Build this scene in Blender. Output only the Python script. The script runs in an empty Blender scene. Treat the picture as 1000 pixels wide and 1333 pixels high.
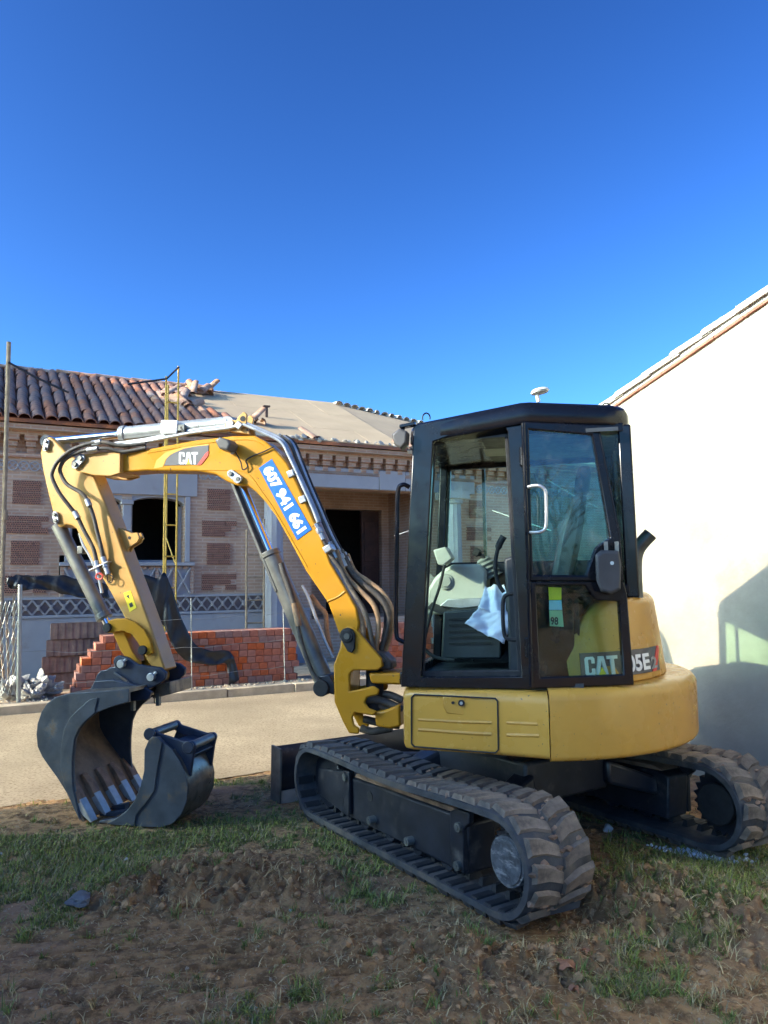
import bpy, bmesh, math, random
import numpy as np
from mathutils import Vector, Matrix
random.seed(7)
R = math.radians
scene = bpy.context.scene
col = scene.collection

# ------------------------------------------------------------------ camera
CAM_H = 1.6; FPX = 1000.0; PITCH = math.atan2(757 - 666.5, FPX); ROLL = R(.7)
_f = np.array([0, math.cos(PITCH), math.sin(PITCH)]); _u = np.array([0, -math.sin(PITCH), math.cos(PITCH)]); _r = np.array([1., 0, 0])
RT = _r * math.cos(ROLL) - _u * math.sin(ROLL); UP = _u * math.cos(ROLL) + _r * math.sin(ROLL); FW = _f
EYE = np.array([0, 0, CAM_H])
cam_d = bpy.data.cameras.new('camera'); cam = bpy.data.objects.new('camera', cam_d); col.objects.link(cam)
cam_d.sensor_fit = 'HORIZONTAL'; cam_d.sensor_width = 36; cam_d.lens = 36; cam_d.clip_start = .05; cam_d.clip_end = 3000
cam.matrix_world = Matrix(((RT[0], UP[0], -FW[0], EYE[0]), (RT[1], UP[1], -FW[1], EYE[1]), (RT[2], UP[2], -FW[2], EYE[2]), (0, 0, 0, 1)))
scene.camera = cam

# ------------------------------------------------------------------ sky, sun, exposure
SUN_AZ = math.atan2(-.42, -1.0)           # direction to the sun in the ground plane
SUN_EL = R(24)
world = bpy.data.worlds.new('World'); scene.world = world; world.use_nodes = True
wn = world.node_tree.nodes; wl = world.node_tree.links
sky = wn.new('ShaderNodeTexSky'); sky.sky_type = 'NISHITA'; sky.sun_disc = False
sky.sun_elevation = SUN_EL; sky.sun_rotation = math.pi / 2 - SUN_AZ
sky.altitude = 700; sky.air_density = 1.0; sky.dust_density = 3.6; sky.ozone_density = 2.2
SKYTINT = (.205, .335, .435)
gm_ = wn.new('ShaderNodeGamma'); gm_.inputs[1].default_value = 1.8          # deep, contrasty winter sky
sc_w = wn.new('ShaderNodeVectorMath'); sc_w.operation = 'MULTIPLY'; sc_w.inputs[1].default_value = SKYTINT; wl.new(gm_.outputs[0], sc_w.inputs[0])
wl.new(sky.outputs[0], gm_.inputs[0]); wl.new(sc_w.outputs[0], wn['Background'].inputs[0]); wn['Background'].inputs[1].default_value = 0.1
sun_d = bpy.data.lights.new('sun', 'SUN'); sun_d.energy = 2.7; sun_d.angle = R(.53); sun_d.color = (1, .88, .70)
sun = bpy.data.objects.new('sun', sun_d); col.objects.link(sun)
_s = Vector((math.cos(SUN_AZ) * math.cos(SUN_EL), math.sin(SUN_AZ) * math.cos(SUN_EL), math.sin(SUN_EL)))
sun.rotation_euler = _s.to_track_quat('Z', 'Y').to_euler(); sun.location = (-6, -4, 12)
vs = scene.view_settings; vs.view_transform = 'Standard'; vs.look = 'None'; vs.exposure = 1.6; vs.gamma = 1.0; vs.use_curve_mapping = False
scene.cycles.max_bounces = 8; scene.cycles.transparent_max_bounces = 12; scene.cycles.use_denoising = True

# ------------------------------------------------------------------ frames and pixel helpers (a pixel gives a direction; a known plane gives the distance)
TH = R(166); CX = np.array([.85, 5.0, 0.])                 # excavator swing centre and heading
FX = np.array([math.cos(TH), math.sin(TH), 0]); FY = np.array([-math.sin(TH), math.cos(TH), 0])
RA = R(27); DD = np.array([math.cos(RA), math.sin(RA), 0]); NN = np.array([-DD[1], DD[0], 0])   # street: along / across
def ray(px, py): return RT * (px - 500) / FPX + UP * (666.5 - py) / FPX + FW
def on_plane(px, py, n, c):
    r = ray(px, py); return EYE + r * ((c - n @ EYE) / (n @ r))
def gnd(px, py, z=0.): return on_plane(px, py, np.array([0, 0, 1.]), z)
def ex(px, py, y):                                          # excavator frame, plane y
    q = on_plane(px, py, FY, y + FY @ CX) - CX; return (q @ FX, y, q[2])
def exs(pts, y): return [ex(a, b, y) for a, b in pts]
def xz(pts, y): return [(p[0], p[2]) for p in exs(pts, y)]
def st(px, py, n):                                          # street frame, plane n
    q = on_plane(px, py, NN, n); return (q @ DD, n, q[2])
def stw(d, n, z=0.): return tuple(DD * d + NN * n + np.array([0, 0, z]))

# ------------------------------------------------------------------ mesh builder
class MB:
    def __init__(s): s.v = []; s.f = []
    def add(s, vs_, fs):
        o = len(s.v); s.v += [tuple(map(float, v)) for v in vs_]; s.f += [tuple(i + o for i in f) for f in fs]; return s
    def box(s, c, d, rot=None):
        h = [x / 2 for x in d]; P = []
        for i in range(8):
            p = Vector(((1 if i & 1 else -1) * h[0], (1 if i & 2 else -1) * h[1], (1 if i & 4 else -1) * h[2]))
            if rot is not None: p = rot @ p
            P.append((p[0] + c[0], p[1] + c[1], p[2] + c[2]))
        return s.add(P, [(0, 2, 3, 1), (4, 5, 7, 6), (0, 1, 5, 4), (2, 6, 7, 3), (0, 4, 6, 2), (1, 3, 7, 5)])
    def bb(s, a, b): return s.box([(x + y) / 2 for x, y in zip(a, b)], [abs(y - x) for x, y in zip(a, b)])
    def loft(s, rings, cap=True, closed=True):
        n = len(rings[0]); V = [p for r in rings for p in r]; F = []
        for i in range(len(rings) - 1):
            for j in range(n if closed else n - 1):
                k = (j + 1) % n; F.append((i * n + j, i * n + k, (i + 1) * n + k, (i + 1) * n + j))
        if cap:
            F.append(tuple(range(n))[::-1]); F.append(tuple(range((len(rings) - 1) * n, len(rings) * n)))
        return s.add(V, F)
    def prism(s, poly, y0, y1):                              # (x,z) outline extruded along y
        return s.loft([[(x, y0, z) for x, z in poly], [(x, y1, z) for x, z in poly]])
    def plan(s, poly, z0, z1, k=1.0):                        # (x,y) outline extruded up
        return s.loft([[(x, y, z0) for x, y in poly], [(x * k, y * k, z1) for x, y in poly]])
    def tube(s, path, r, seg=10, cap=True, smooth=0):
        path = [Vector(p) for p in path]
        if smooth: path = crom(path, smooth)
        n = len(path); rr = r if isinstance(r, (list, tuple)) else [r] * n
        if len(rr) != n: rr = [rr[min(int(i / n * len(rr)), len(rr) - 1)] for i in range(n)]
        t = (path[1] - path[0]).normalized(); a = Vector((0, 0, 1)) if abs(t.z) < .9 else Vector((1, 0, 0))
        u = t.cross(a).normalized(); rings = []
        for i in range(n):
            if 0 < i < n - 1: tt = ((path[i + 1] - path[i]).normalized() + (path[i] - path[i - 1]).normalized())
            elif i == 0: tt = path[1] - path[0]
            else: tt = path[-1] - path[-2]
            if tt.length < 1e-9: tt = t
            tt.normalize(); u = (u - tt * u.dot(tt)).normalized(); w = tt.cross(u)
            rings.append([path[i] + (u * math.cos(2 * math.pi * j / seg) + w * math.sin(2 * math.pi * j / seg)) * rr[i] for j in range(seg)])
        return s.loft(rings, cap)
    def cyl(s, a, b, r, seg=20, r2=None): return s.tube([a, b], [r, r if r2 is None else r2], seg)
    def bar(s, a, b, w, h, up=(0, 0, 1)):                    # rectangular bar between two points
        a = Vector(a); b = Vector(b); t = (b - a).normalized(); u = t.cross(Vector(up))
        if u.length < 1e-6: u = t.cross(Vector((1, 0, 0)))
        u.normalize(); v = u.cross(t)
        rg = lambda p: [p + u * (i * w / 2) + v * (j * h / 2) for i, j in ((-1, -1), (1, -1), (1, 1), (-1, 1))]
        return s.loft([rg(a), rg(b)])
    def mesh(s, name, mat, ang=32):
        me = bpy.data.meshes.new(name); me.from_pydata(s.v, [], s.f)
        bm = bmesh.new(); bm.from_mesh(me); bmesh.ops.recalc_face_normals(bm, faces=bm.faces); bm.to_mesh(me); bm.free()
        me.materials.append(mat)
        if ang: me.shade_smooth(); me.set_sharp_from_angle(angle=R(ang))
        return me
    def build(s, name, mat, parent=None, bev=0, ang=32, rotz=0, seg=2):
        return put(name, s.mesh(name, mat, ang), parent, bev=bev, rotz=rotz, seg=seg)
def put(name, me, parent=None, loc=None, rot=None, bev=0, rotz=0, seg=2):
    o = bpy.data.objects.new(name, me); col.objects.link(o)
    if parent is not None: o.parent = parent
    if loc is not None: o.location = loc
    if rot is not None: o.rotation_euler = rot
    if rotz: o.rotation_euler = (0, 0, rotz)
    if bev:
        m = o.modifiers.new('bevel', 'BEVEL'); m.width = bev; m.segments = seg; m.limit_method = 'ANGLE'; m.angle_limit = R(40)
    return o
def crom(p, k):
    out = []
    for i in range(len(p) - 1):
        a = p[max(i - 1, 0)]; b = p[i]; c = p[i + 1]; d = p[min(i + 2, len(p) - 1)]
        for j in range(k):
            t = j / k
            out.append(.5 * ((2 * b) + (c - a) * t + (2 * a - 5 * b + 4 * c - d) * t * t + (3 * b - a - 3 * c + d) * t ** 3))
    out.append(p[-1]); return out
def thing(name, label, cat, loc=(0, 0, 0), rotz=0, group=None):
    o = bpy.data.objects.new(name, None); col.objects.link(o); o.location = loc; o.rotation_euler = (0, 0, rotz); o.empty_display_size = .2
    return tag(o, label, cat, group)
def tag(o, label=None, cat=None, group=None, kind=None):
    if label: o['label'] = label
    if cat: o['category'] = cat
    if group: o['group'] = group
    if kind: o['kind'] = kind
    return o

# ------------------------------------------------------------------ procedural materials
def mixc(nt, fac, a, b, mode='MIX'):
    m = nt.nodes.new('ShaderNodeMix'); m.data_type = 'RGBA'; m.blend_type = mode
    for sock, val in ((m.inputs[0], fac), (m.inputs[6], a), (m.inputs[7], b)):
        if hasattr(val, 'is_linked') or hasattr(val, 'links'): nt.links.new(val, sock)
        elif isinstance(val, (int, float)): sock.default_value = val
        else: sock.default_value = (*val, 1)
    return m.outputs[2]
def noise(nt, scale, detail=5, rough=.6, vec=None, stretch=None):
    n = nt.nodes.new('ShaderNodeTexNoise'); n.inputs['Scale'].default_value = scale; n.inputs['Detail'].default_value = detail; n.inputs['Roughness'].default_value = rough
    src = vec
    if src is None: src = nt.nodes.new('ShaderNodeTexCoord').outputs['Object']
    if stretch:
        mp = nt.nodes.new('ShaderNodeMapping'); mp.inputs['Scale'].default_value = stretch; nt.links.new(src, mp.inputs[0]); src = mp.outputs[0]
    nt.links.new(src, n.inputs['Vector']); return n.outputs['Fac']
def ramp(nt, fac, lo, hi):
    m = nt.nodes.new('ShaderNodeMapRange'); m.inputs[1].default_value = lo; m.inputs[2].default_value = hi; m.clamp = True
    m.interpolation_type = 'SMOOTHSTEP'; nt.links.new(fac, m.inputs[0]); return m.outputs[0]
def M(name, c, rough=.5, metal=0., var=.12, scale=5., bump=0., bscale=60., dirt=None, dlo=.5, dhi=.75, dscale=3., dstretch=None, coat=0., rvar=.1, spec=.5, rnd=0., chips=0.):
    m = bpy.data.materials.new(name); m.use_nodes = True; nt = m.node_tree; b = nt.nodes['Principled BSDF']
    lo = tuple(max(0, x * (1 - var)) for x in c); hi = tuple(min(1, x * (1 + var)) for x in c)
    co = mixc(nt, ramp(nt, noise(nt, scale), .3, .7), lo, hi)
    rf = ramp(nt, noise(nt, scale * 2.3, 6), .25, .75)
    mr = nt.nodes.new('ShaderNodeMapRange'); nt.links.new(rf, mr.inputs[0]); mr.inputs[3].default_value = max(.02, rough - rvar); mr.inputs[4].default_value = min(1, rough + rvar)
    rout = mr.outputs[0]
    if dirt:
        df = ramp(nt, noise(nt, dscale, 8, .68, stretch=dstretch), dlo, dhi)
        co = mixc(nt, df, co, dirt)
        rm = nt.nodes.new('ShaderNodeMix'); nt.links.new(df, rm.inputs[0]); nt.links.new(rout, rm.inputs[2]); rm.inputs[3].default_value = .9; rout = rm.outputs[0]
    if chips:
        co = mixc(nt, ramp(nt, noise(nt, 38, 3, .55), chips, chips + .02), co, (.10, .07, .05)); co = mixc(nt, ramp(nt, noise(nt, 7, 9, .8, stretch=(1, 1, 9)), .66, .8), co, tuple(x * .62 for x in c))
    if rnd:
        oi = nt.nodes.new('ShaderNodeObjectInfo'); rg_ = nt.nodes.new('ShaderNodeMapRange'); nt.links.new(oi.outputs['Random'], rg_.inputs[0]); rg_.inputs[3].default_value = 1 - rnd; rg_.inputs[4].default_value = 1 + rnd * .7
        hv = nt.nodes.new('ShaderNodeHueSaturation'); nt.links.new(co, hv.inputs['Color']); nt.links.new(rg_.outputs[0], hv.inputs['Value']); nt.links.new(rg_.outputs[0], hv.inputs['Saturation']); co = hv.outputs[0]
    nt.links.new(co, b.inputs['Base Color']); nt.links.new(rout, b.inputs['Roughness'])
    b.inputs['Metallic'].default_value = metal; b.inputs['Coat Weight'].default_value = coat; b.inputs['Specular IOR Level'].default_value = spec
    if bump:
        bp = nt.nodes.new('ShaderNodeBump'); bp.inputs['Strength'].default_value = bump; bp.inputs['Distance'].default_value = .01
        nt.links.new(noise(nt, bscale, 6), bp.inputs['Height']); nt.links.new(bp.outputs[0], b.inputs['Normal'])
    return m
def glass_mat(name, tint, refl=1.5, dirt=.03):
    m = bpy.data.materials.new(name); m.use_nodes = True; nt = m.node_tree; nt.nodes.clear()
    out = nt.nodes.new('ShaderNodeOutputMaterial'); tr = nt.nodes.new('ShaderNodeBsdfTransparent'); tr.inputs[0].default_value = (*tint, 1)
    gl = nt.nodes.new('ShaderNodeBsdfGlossy'); gl.inputs['Roughness'].default_value = .02
    fr = nt.nodes.new('ShaderNodeFresnel'); fr.inputs[0].default_value = refl
    ge = nt.nodes.new('ShaderNodeNewGeometry'); iv = nt.nodes.new('ShaderNodeMath'); iv.operation = 'SUBTRACT'; iv.inputs[0].default_value = 1; nt.links.new(ge.outputs['Backfacing'], iv.inputs[1])
    ff = nt.nodes.new('ShaderNodeMath'); ff.operation = 'MULTIPLY'; nt.links.new(fr.outputs[0], ff.inputs[0]); nt.links.new(iv.outputs[0], ff.inputs[1])   # only the outer face of the pane mirrors
    mx = nt.nodes.new('ShaderNodeMixShader'); nt.links.new(ff.outputs[0], mx.inputs[0]); nt.links.new(tr.outputs[0], mx.inputs[1]); nt.links.new(gl.outputs[0], mx.inputs[2])
    df = nt.nodes.new('ShaderNodeBsdfDiffuse'); df.inputs[0].default_value = (.45, .43, .38, 1)
    n = ramp(nt, noise(nt, 9, 8, .7), .45, .8)
    mu = nt.nodes.new('ShaderNodeMath'); mu.operation = 'MULTIPLY'; mu.inputs[1].default_value = dirt; nt.links.new(n, mu.inputs[0])
    m2 = nt.nodes.new('ShaderNodeMixShader'); nt.links.new(mu.outputs[0], m2.inputs[0]); nt.links.new(mx.outputs[0], m2.inputs[1]); nt.links.new(df.outputs[0], m2.inputs[2])
    nt.links.new(m2.outputs[0], out.inputs[0]); return m

YEL = M('yellow_paint', (.49, .225, .015), .34, var=.05, scale=2, dirt=(.42, .30, .14), dlo=.6, dhi=.88, dscale=7, spec=.3, chips=.70)
YELF = M('yellow_paint_faded', (.47, .25, .055), .42, var=.07, scale=2.5, dirt=(.45, .33, .18), dlo=.58, dhi=.82, dscale=6, chips=.70)
YEL3 = M('yellow_body_paint', (.58, .305, .055), .3, var=.06, scale=1.6, dirt=(.40, .25, .09), dlo=.62, dhi=.95, dscale=3.0, dstretch=(1, 1, .35), spec=.4, chips=.70)
BLK = M('black_cab_paint', (.005, .006, .010), .22, var=.2, scale=4, dirt=(.022, .024, .028), dlo=.68, dhi=.98, dscale=6, spec=.35)
RUB = M('black_rubber', (.018, .018, .02), .75, var=.3, scale=9, bump=.2)
NAVY = M('dark_coupler_paint', (.018, .027, .05), .4, var=.3, scale=8, dirt=(.09, .075, .06), dlo=.62, dhi=.85, dscale=9)
BKT = M('bucket_steel_paint', (.065, .075, .092), .38, var=.25, scale=5, dirt=(.15, .105, .07), dlo=.53, dhi=.72, dscale=6, metal=.2, bump=.15, bscale=35)
BKTI = M('bucket_inner_soil', (.22, .145, .09), .75, var=.35, scale=6, dirt=(.36, .22, .12), dlo=.45, dhi=.7, dscale=4, bump=.4, bscale=25)
BKTW = M('bucket_worn_shell', (.22, .18, .14), .36, var=.35, scale=7, metal=.55, dirt=(.05, .04, .035), dlo=.5, dhi=.75, dscale=5, dstretch=(1, 1, .4))
RUST = M('rusty_tooth_steel', (.30, .16, .085), .7, var=.35, scale=14, bump=.3)
WORN = M('worn_bright_steel', (.46, .42, .37), .45, metal=.3, var=.15, scale=14)
STEEL = M('galvanised_steel', (.42, .43, .44), .4, metal=.7, var=.15, scale=12)
CHROME = M('chrome_rod', (.75, .76, .78), .12, metal=1., var=.05, rvar=.05)
GREYM = M('grey_cylinder_paint', (.16, .16, .145), .38, metal=.35, var=.2, scale=9, dirt=(.16, .12, .08), dlo=.6, dhi=.85, dscale=8)
SILV = M('silver_cylinder_paint', (.38, .38, .36), .35, metal=.5, var=.15, scale=9)
HOSE = M('hose_rubber', (.06, .052, .045), .6, var=.3, scale=20, dirt=(.19, .145, .10), dlo=.5, dhi=.75, dscale=8)
HOSEB = M('brown_hose_sleeve', (.34, .21, .115), .75, var=.3, scale=18, bump=.3, bscale=120)
TRK = M('track_rubber', (.05, .052, .058), .7, var=.3, scale=8, bump=.25, bscale=50, dirt=(.16, .125, .095), dlo=.45, dhi=.7, dscale=3)
TRKD = M('track_rubber_muddy', (.13, .10, .08), .8, rnd=.25, var=.35, scale=10, bump=.35, bscale=45, dirt=(.34, .255, .185), dlo=.4, dhi=.68, dscale=4)
UCB = M('undercarriage_black', (.018, .021, .030), .4, var=.25, scale=6, dirt=(.13, .115, .10), dlo=.54, dhi=.74, dscale=5)
MUD = M('dried_mud', (.24, .15, .10), .95, var=.35, scale=12, bump=.8, bscale=30)
DECALG = M('decal_grey', (.085, .085, .09), .4, var=.05)
WHITE = M('white_decal', (.8, .8, .78), .45, var=.03)
REDD = M('red_decal', (.62, .05, .03), .45, var=.05)
YDEC = M('yellow_decal', (.85, .66, .02), .45, var=.05)
ORAN = M('amber_decal', (.62, .30, .02), .45, var=.05)
BLUE = M('blue_banner', (.012, .13, .50), .35, var=.15, scale=30, dirt=(.35, .48, .7), dlo=.66, dhi=.8, dscale=14)
LAMP = M('lamp_housing', (.09, .085, .08), .5, var=.15)
CONS = M('console_plastic', (.36, .36, .325), .55, var=.08, scale=8)
DARKP = M('dark_plastic', (.028, .033, .04), .5, var=.2, scale=8, dirt=(.10, .10, .09), dlo=.55, dhi=.9, dscale=7)
SEATM = M('seat_vinyl', (.03, .032, .036), .6, var=.2, bump=.2)
BAG = M('white_plastic_bag', (.66, .70, .80), .4, var=.06, scale=12, bump=.25, bscale=18)
GLS = glass_mat('tinted_glass', (.74, .88, .85), 1.5, .08)
GLSD = glass_mat('door_glass', (.60, .82, .94), 2.05, .10)
GLSC = glass_mat('clear_cab_glass', (.84, .96, .88), 1.45, .08)
LENS = M('lamp_lens', (.5, .5, .48), .15, var=.05)
TAN = M('hood_label_cream', (.7, .66, .5), .5)
GREEN = M('green_sticker', (.35, .5, .3), .5, var=.1)

# ================================================================== GROUND, ROAD, KERB
_rng = np.random.RandomState(11); _T = _rng.rand(256, 256)
def vn(x, y):
    x = np.asarray(x, float); y = np.asarray(y, float)
    ix = np.floor(x).astype(int); iy = np.floor(y).astype(int); fx = x - ix; fy = y - iy
    fx = fx * fx * (3 - 2 * fx); fy = fy * fy * (3 - 2 * fy)
    g = lambda a, b: _T[a % 256, b % 256]
    return (g(ix, iy) * (1 - fx) + g(ix + 1, iy) * fx) * (1 - fy) + (g(ix, iy + 1) * (1 - fx) + g(ix + 1, iy + 1) * fx) * fy
def fbm(x, y, f, o=4, gain=.55):
    s = 0; a = 1; t = 0
    for k in range(o):
        s = s + a * vn(x * f + 17.3 * k, y * f + 9.1 * k); t += a; a *= gain; f *= 2.03
    return s / t
T_ANG = math.atan2(1.65, -1.14) - R(1.8); UC = np.array([.82, 5.05, 0.])
TX = np.array([math.cos(T_ANG), math.sin(T_ANG)]); TY = np.array([-math.sin(T_ANG), math.cos(T_ANG)])
def blob(x, y, lst):
    s = np.zeros_like(x)
    for px, py, rx, ry, w in lst:
        c = gnd(px, py); s = s + w * np.exp(-(((x - c[0]) / rx) ** 2 + ((y - c[1]) / ry) ** 2))
    return s
GRASS = [(40, 1105, .8, .5, 1.25), (60, 1160, .7, .35, .9), (150, 1120, .5, .4, .9), (200, 1090, .6, .3, .6), (300, 1062, .55, .5, 1.1), (390, 1090, .45, .5, .7), (470, 1150, .3, .35, .8), (240, 1090, .4, .25, .7), (60, 1190, .4, .2, .6),
         (360, 1290, .3, .2, .55), (300, 1310, .25, .15, .35), (830, 1090, .9, .6, 1.), (960, 1150, .5, .4, .9), (900, 1130, .5, .3, .6), (780, 1305, .16, .12, .9), (700, 1330, .2, .1, .5),
         (880, 1240, .35, .2, .35), (320, 1018, .8, .3, 1.), (150, 1150, .5, .2, .4), (990, 1200, .3, .3, .6), (850, 1290, .2, .15, .4), (940, 1290, .2, .15, .3), (640, 1290, .2, .12, .3)]
BARE = [(280, 1140, .55, .22, 1.), (330, 1175, .5, .2, .8), (30, 1060, .7, .2, .9), (100, 1250, 1., .4, .9), (500, 1240, .7, .25, .9), (400, 1150, .22, .22, .7), (230, 1062, .2, .12, .5), (600, 1250, .4, .3, .7),
        (960, 1300, .3, .2, .8), (820, 1190, .25, .15, .8), (760, 1225, .3, .15, .8)]
DUG = [(280, 1140, .55, .25, 1.), (200, 1175, .5, .2, .8), (380, 1165, .3, .2, .7), (860, 1165, .45, .3, 1.), (900, 1200, .4, .2, .9), (800, 1190, .3, .2, .9), (500, 1230, .6, .2, .6), (700, 1260, .5, .2, .8), (960, 1230, .4, .25, .8), (620, 1300, .4, .2, .6)]
def zones(x, y):
    w = fbm(x, y, 1.7, 4) - .5; w2 = fbm(x + 31, y, 6, 3) - .5
    gr = np.clip(.92 * blob(x, y, GRASS) - .95 * blob(x, y, BARE) + 1.6 * w + 2.6 * w2 + 1.6 * (fbm(x, y + 13, 19, 2) - .5) - .08, 0, 1)
    dg = np.clip(blob(x, y, DUG), 0, 1.2)
    return gr, dg
def worley(x, y, f, seed=0):
    x = x * f + seed; y = y * f + seed * .7; ix = np.floor(x).astype(int); iy = np.floor(y).astype(int); best = np.full(np.shape(x), 9.)
    for a in (-1, 0, 1):
        for b in (-1, 0, 1):
            jx = ix + a; jy = iy + b; qx = jx + _T[jx % 256, jy % 256]; qy = jy + _T[(jx + 91) % 256, (jy + 37) % 256]
            best = np.minimum(best, (x - qx) ** 2 + (y - qy) ** 2)
    return np.sqrt(best)
def gh(x, y):
    x = np.asarray(x, float); y = np.asarray(y, float)
    gr, dg = zones(x, y); n = x * NN[0] + y * NN[1]
    near = np.clip((9.5 - y) / 2, 0, 1) * np.clip((6 - np.abs(x)) / 2, 0, 1)
    rid = 1 - np.abs(2 * fbm(x, y, 7, 4, .6) - 1)
    clod = fbm(x + 5, y + 3, 16, 3, .6)
    rough = 1 - .75 * np.clip(gr, 0, 1); wx = x + .03 * fbm(x, y, 14, 2); wy = y + .03 * fbm(x + 7, y, 14, 2)
    lump = np.clip(.62 - worley(wx, wy, 11), 0, 1) + .5 * np.clip(.6 - worley(wx, wy, 23, 3.3), 0, 1)
    h = .03 * (fbm(x, y, 1.1, 3) - .5) + .022 * rough * (fbm(x, y, 9, 5, .62) - .5) + .012 * rough * lump * np.clip(fbm(x + 3, y, 2.5, 2) * 3 - 1.1, 0, 1) + dg * (.15 * (rid - .62) + .08 * (clod - .42) + .07 * lump + .01)
    # old track ruts running across the foreground
    fr = np.clip(1.5 - np.abs(y - 3.30 - .12 * x) / .5, 0, 1) * np.clip((.35 - x) / .5, 0, 1) * (1 - .6 * np.clip(gr, 0, 1))
    ph = (y - .16 * x) * 2 * math.pi / .15 + 3.0 * (fbm(x, y, 1.6, 3) - .5)
    h = h * (1 - .5 * fr) + 1.35 * fr * (.02 * (fbm(x, y, 13, 4) - .5) - .075 * np.exp(-(np.sin(ph * .5) / .3) ** 2) * np.clip(1.9 * fbm(x + 4, y * 1.3, 2.6, 3) - .35, 0, 1) + .012)
    fr2 = np.clip(1.0 - np.abs(y - 2.72) / .35, 0, 1) * np.clip((.2 - x) / .5, 0, 1)
    ph2 = (x * .93 + y * .36) * 2 * math.pi / .20
    h = h * (1 - .5 * fr2) - fr2 * .07 * np.exp(-(np.sin(ph2 * .5) / .33) ** 2) * np.clip(2 * fbm(x, y, 3, 3) - .4, 0, 1)
    fr3 = np.clip(1.0 - np.abs(y - 3.0 + .2 * x) / .6, 0, 1) * np.clip((x - .7) / .4, 0, 1)
    h = h - fr3 * .06 * np.exp(-(np.sin((y + .35 * x) * math.pi / .17 + 2 * fbm(x, y, 2, 2)) / .32) ** 2) * np.clip(2.2 * fbm(x, y, 2.4, 3) - .6, 0, 1)
    h = h * near
    # flattened where the tracks and the buckets stand
    qx = x - UC[0]; qy = y - UC[1]; u = qx * TX[0] + qy * TX[1]; v = np.abs(qx * TY[0] + qy * TY[1])
    k = np.clip((np.maximum(np.abs(u - .0) - 1.2, np.abs(v - .81) - .25)) / .12, 0, 1); h = h * k - .012 * (1 - k)
    ax = (x - CX[0]) * FX[0] + (y - CX[1]) * FX[1]; ay = (x - CX[0]) * FY[0] + (y - CX[1]) * FY[1]
    k = np.clip(np.maximum(np.abs(ax - 2.6) - .5, np.abs(ay) - .45) / .2, 0, 1); h = h * k - .006 * (1 - k)
    # falls away under the road
    h = h - .07 * np.clip((n - 6.5) / .35, 0, 1) * np.clip((30 - np.abs(n)) / 2, 0, 1)
    return h
def axis(lo, hi, step, far):
    a = np.arange(lo, hi, step); g = [step]; L = []; s = step; p = lo
    while p > -far: s *= 1.45; p -= s; L.append(p)
    Rr = []; s = step; p = a[-1]
    while p < far: s *= 1.45; p += s; Rr.append(p)
    return np.array(L[::-1] + list(a) + Rr)
gx = axis(-3.9, 4.3, .0125, 900); gy = np.concatenate([axis(1.9, 4.2, .0105, 900)[:-1][lambda a: a < 4.2] if False else (lambda a: a[a < 4.2])(axis(1.9, 4.2, .0105, 900)), (lambda a: a[a >= 4.2])(axis(4.21, 7.6, .02, 900))])
X, Y = np.meshgrid(gx, gy); Z = gh(X, Y); nx, ny = len(gx), len(gy)
V = np.stack([X.ravel(), Y.ravel(), Z.ravel()], 1)
idx = np.arange(nx * ny).reshape(ny, nx)
Fq = np.stack([idx[:-1, :-1], idx[:-1, 1:], idx[1:, 1:], idx[1:, :-1]], -1).reshape(-1, 4)
me = bpy.data.meshes.new('ground'); me.vertices.add(len(V)); me.vertices.foreach_set('co', V.ravel())
me.loops.add(Fq.size); me.loops.foreach_set('vertex_index', Fq.ravel().astype(np.int32)); me.polygons.add(len(Fq))
me.polygons.foreach_set('loop_start', np.arange(0, Fq.size, 4, dtype=np.int32)); me.update(calc_edges=True); me.shade_smooth()
GR, DG = zones(X, Y)
ca = me.color_attributes.new('zone', 'FLOAT_COLOR', 'POINT')
ca.data.foreach_set('color', np.stack([GR.ravel(), np.clip(DG, 0, 1).ravel(), np.zeros(nx * ny), np.ones(nx * ny)], 1).ravel())
def ground_mat():
    m = bpy.data.materials.new('soil_and_turf'); m.use_nodes = True; nt = m.node_tree; b = nt.nodes['Principled BSDF']
    at = nt.nodes.new('ShaderNodeAttribute'); at.attribute_name = 'zone'; sp = nt.nodes.new('ShaderNodeSeparateColor'); nt.links.new(at.outputs['Color'], sp.inputs[0])
    c = mixc(nt, ramp(nt, noise(nt, 1.3, 6), .35, .65), (.46, .255, .11), (.60, .335, .155))
    c = mixc(nt, ramp(nt, noise(nt, 11, 9, .75), .42, .6), c, (.20, .11, .052))
    c = mixc(nt, ramp(nt, noise(nt, .9, 3), .52, .68), c, (.42, .24, .14))
    c = mixc(nt, ramp(nt, noise(nt, 45, 8, .75), .56, .66), c, (.50, .39, .27))
    dk = nt.nodes.new('ShaderNodeMath'); dk.operation = 'MULTIPLY'; dk.inputs[1].default_value = .65; nt.links.new(sp.outputs[1], dk.inputs[0])
    c = mixc(nt, dk.outputs[0], c, (.25, .138, .064))
    g = mixc(nt, ramp(nt, noise(nt, 14, 6), .35, .65), (.11, .125, .035), (.19, .19, .055))
    gm = nt.nodes.new('ShaderNodeMath'); gm.operation = 'MULTIPLY'; nt.links.new(ramp(nt, sp.outputs[0], .25, .85), gm.inputs[0]); nt.links.new(ramp(nt, noise(nt, 22, 6, .7), .3, .6), gm.inputs[1])
    c = mixc(nt, gm.outputs[0], c, g)
    nt.links.new(c, b.inputs['Base Color']); b.inputs['Roughness'].default_value = .95; b.inputs['Specular IOR Level'].default_value = .15
    bp = nt.nodes.new('ShaderNodeBump'); bp.inputs['Strength'].default_value = 1.0; bp.inputs['Distance'].default_value = .022
    nt.links.new(noise(nt, 28, 10, .72), bp.inputs['Height']); nt.links.new(bp.outputs[0], b.inputs['Normal'])
    return m
me.materials.append(ground_mat()); ground = put('ground', me); tag(ground, kind='structure')

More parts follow.
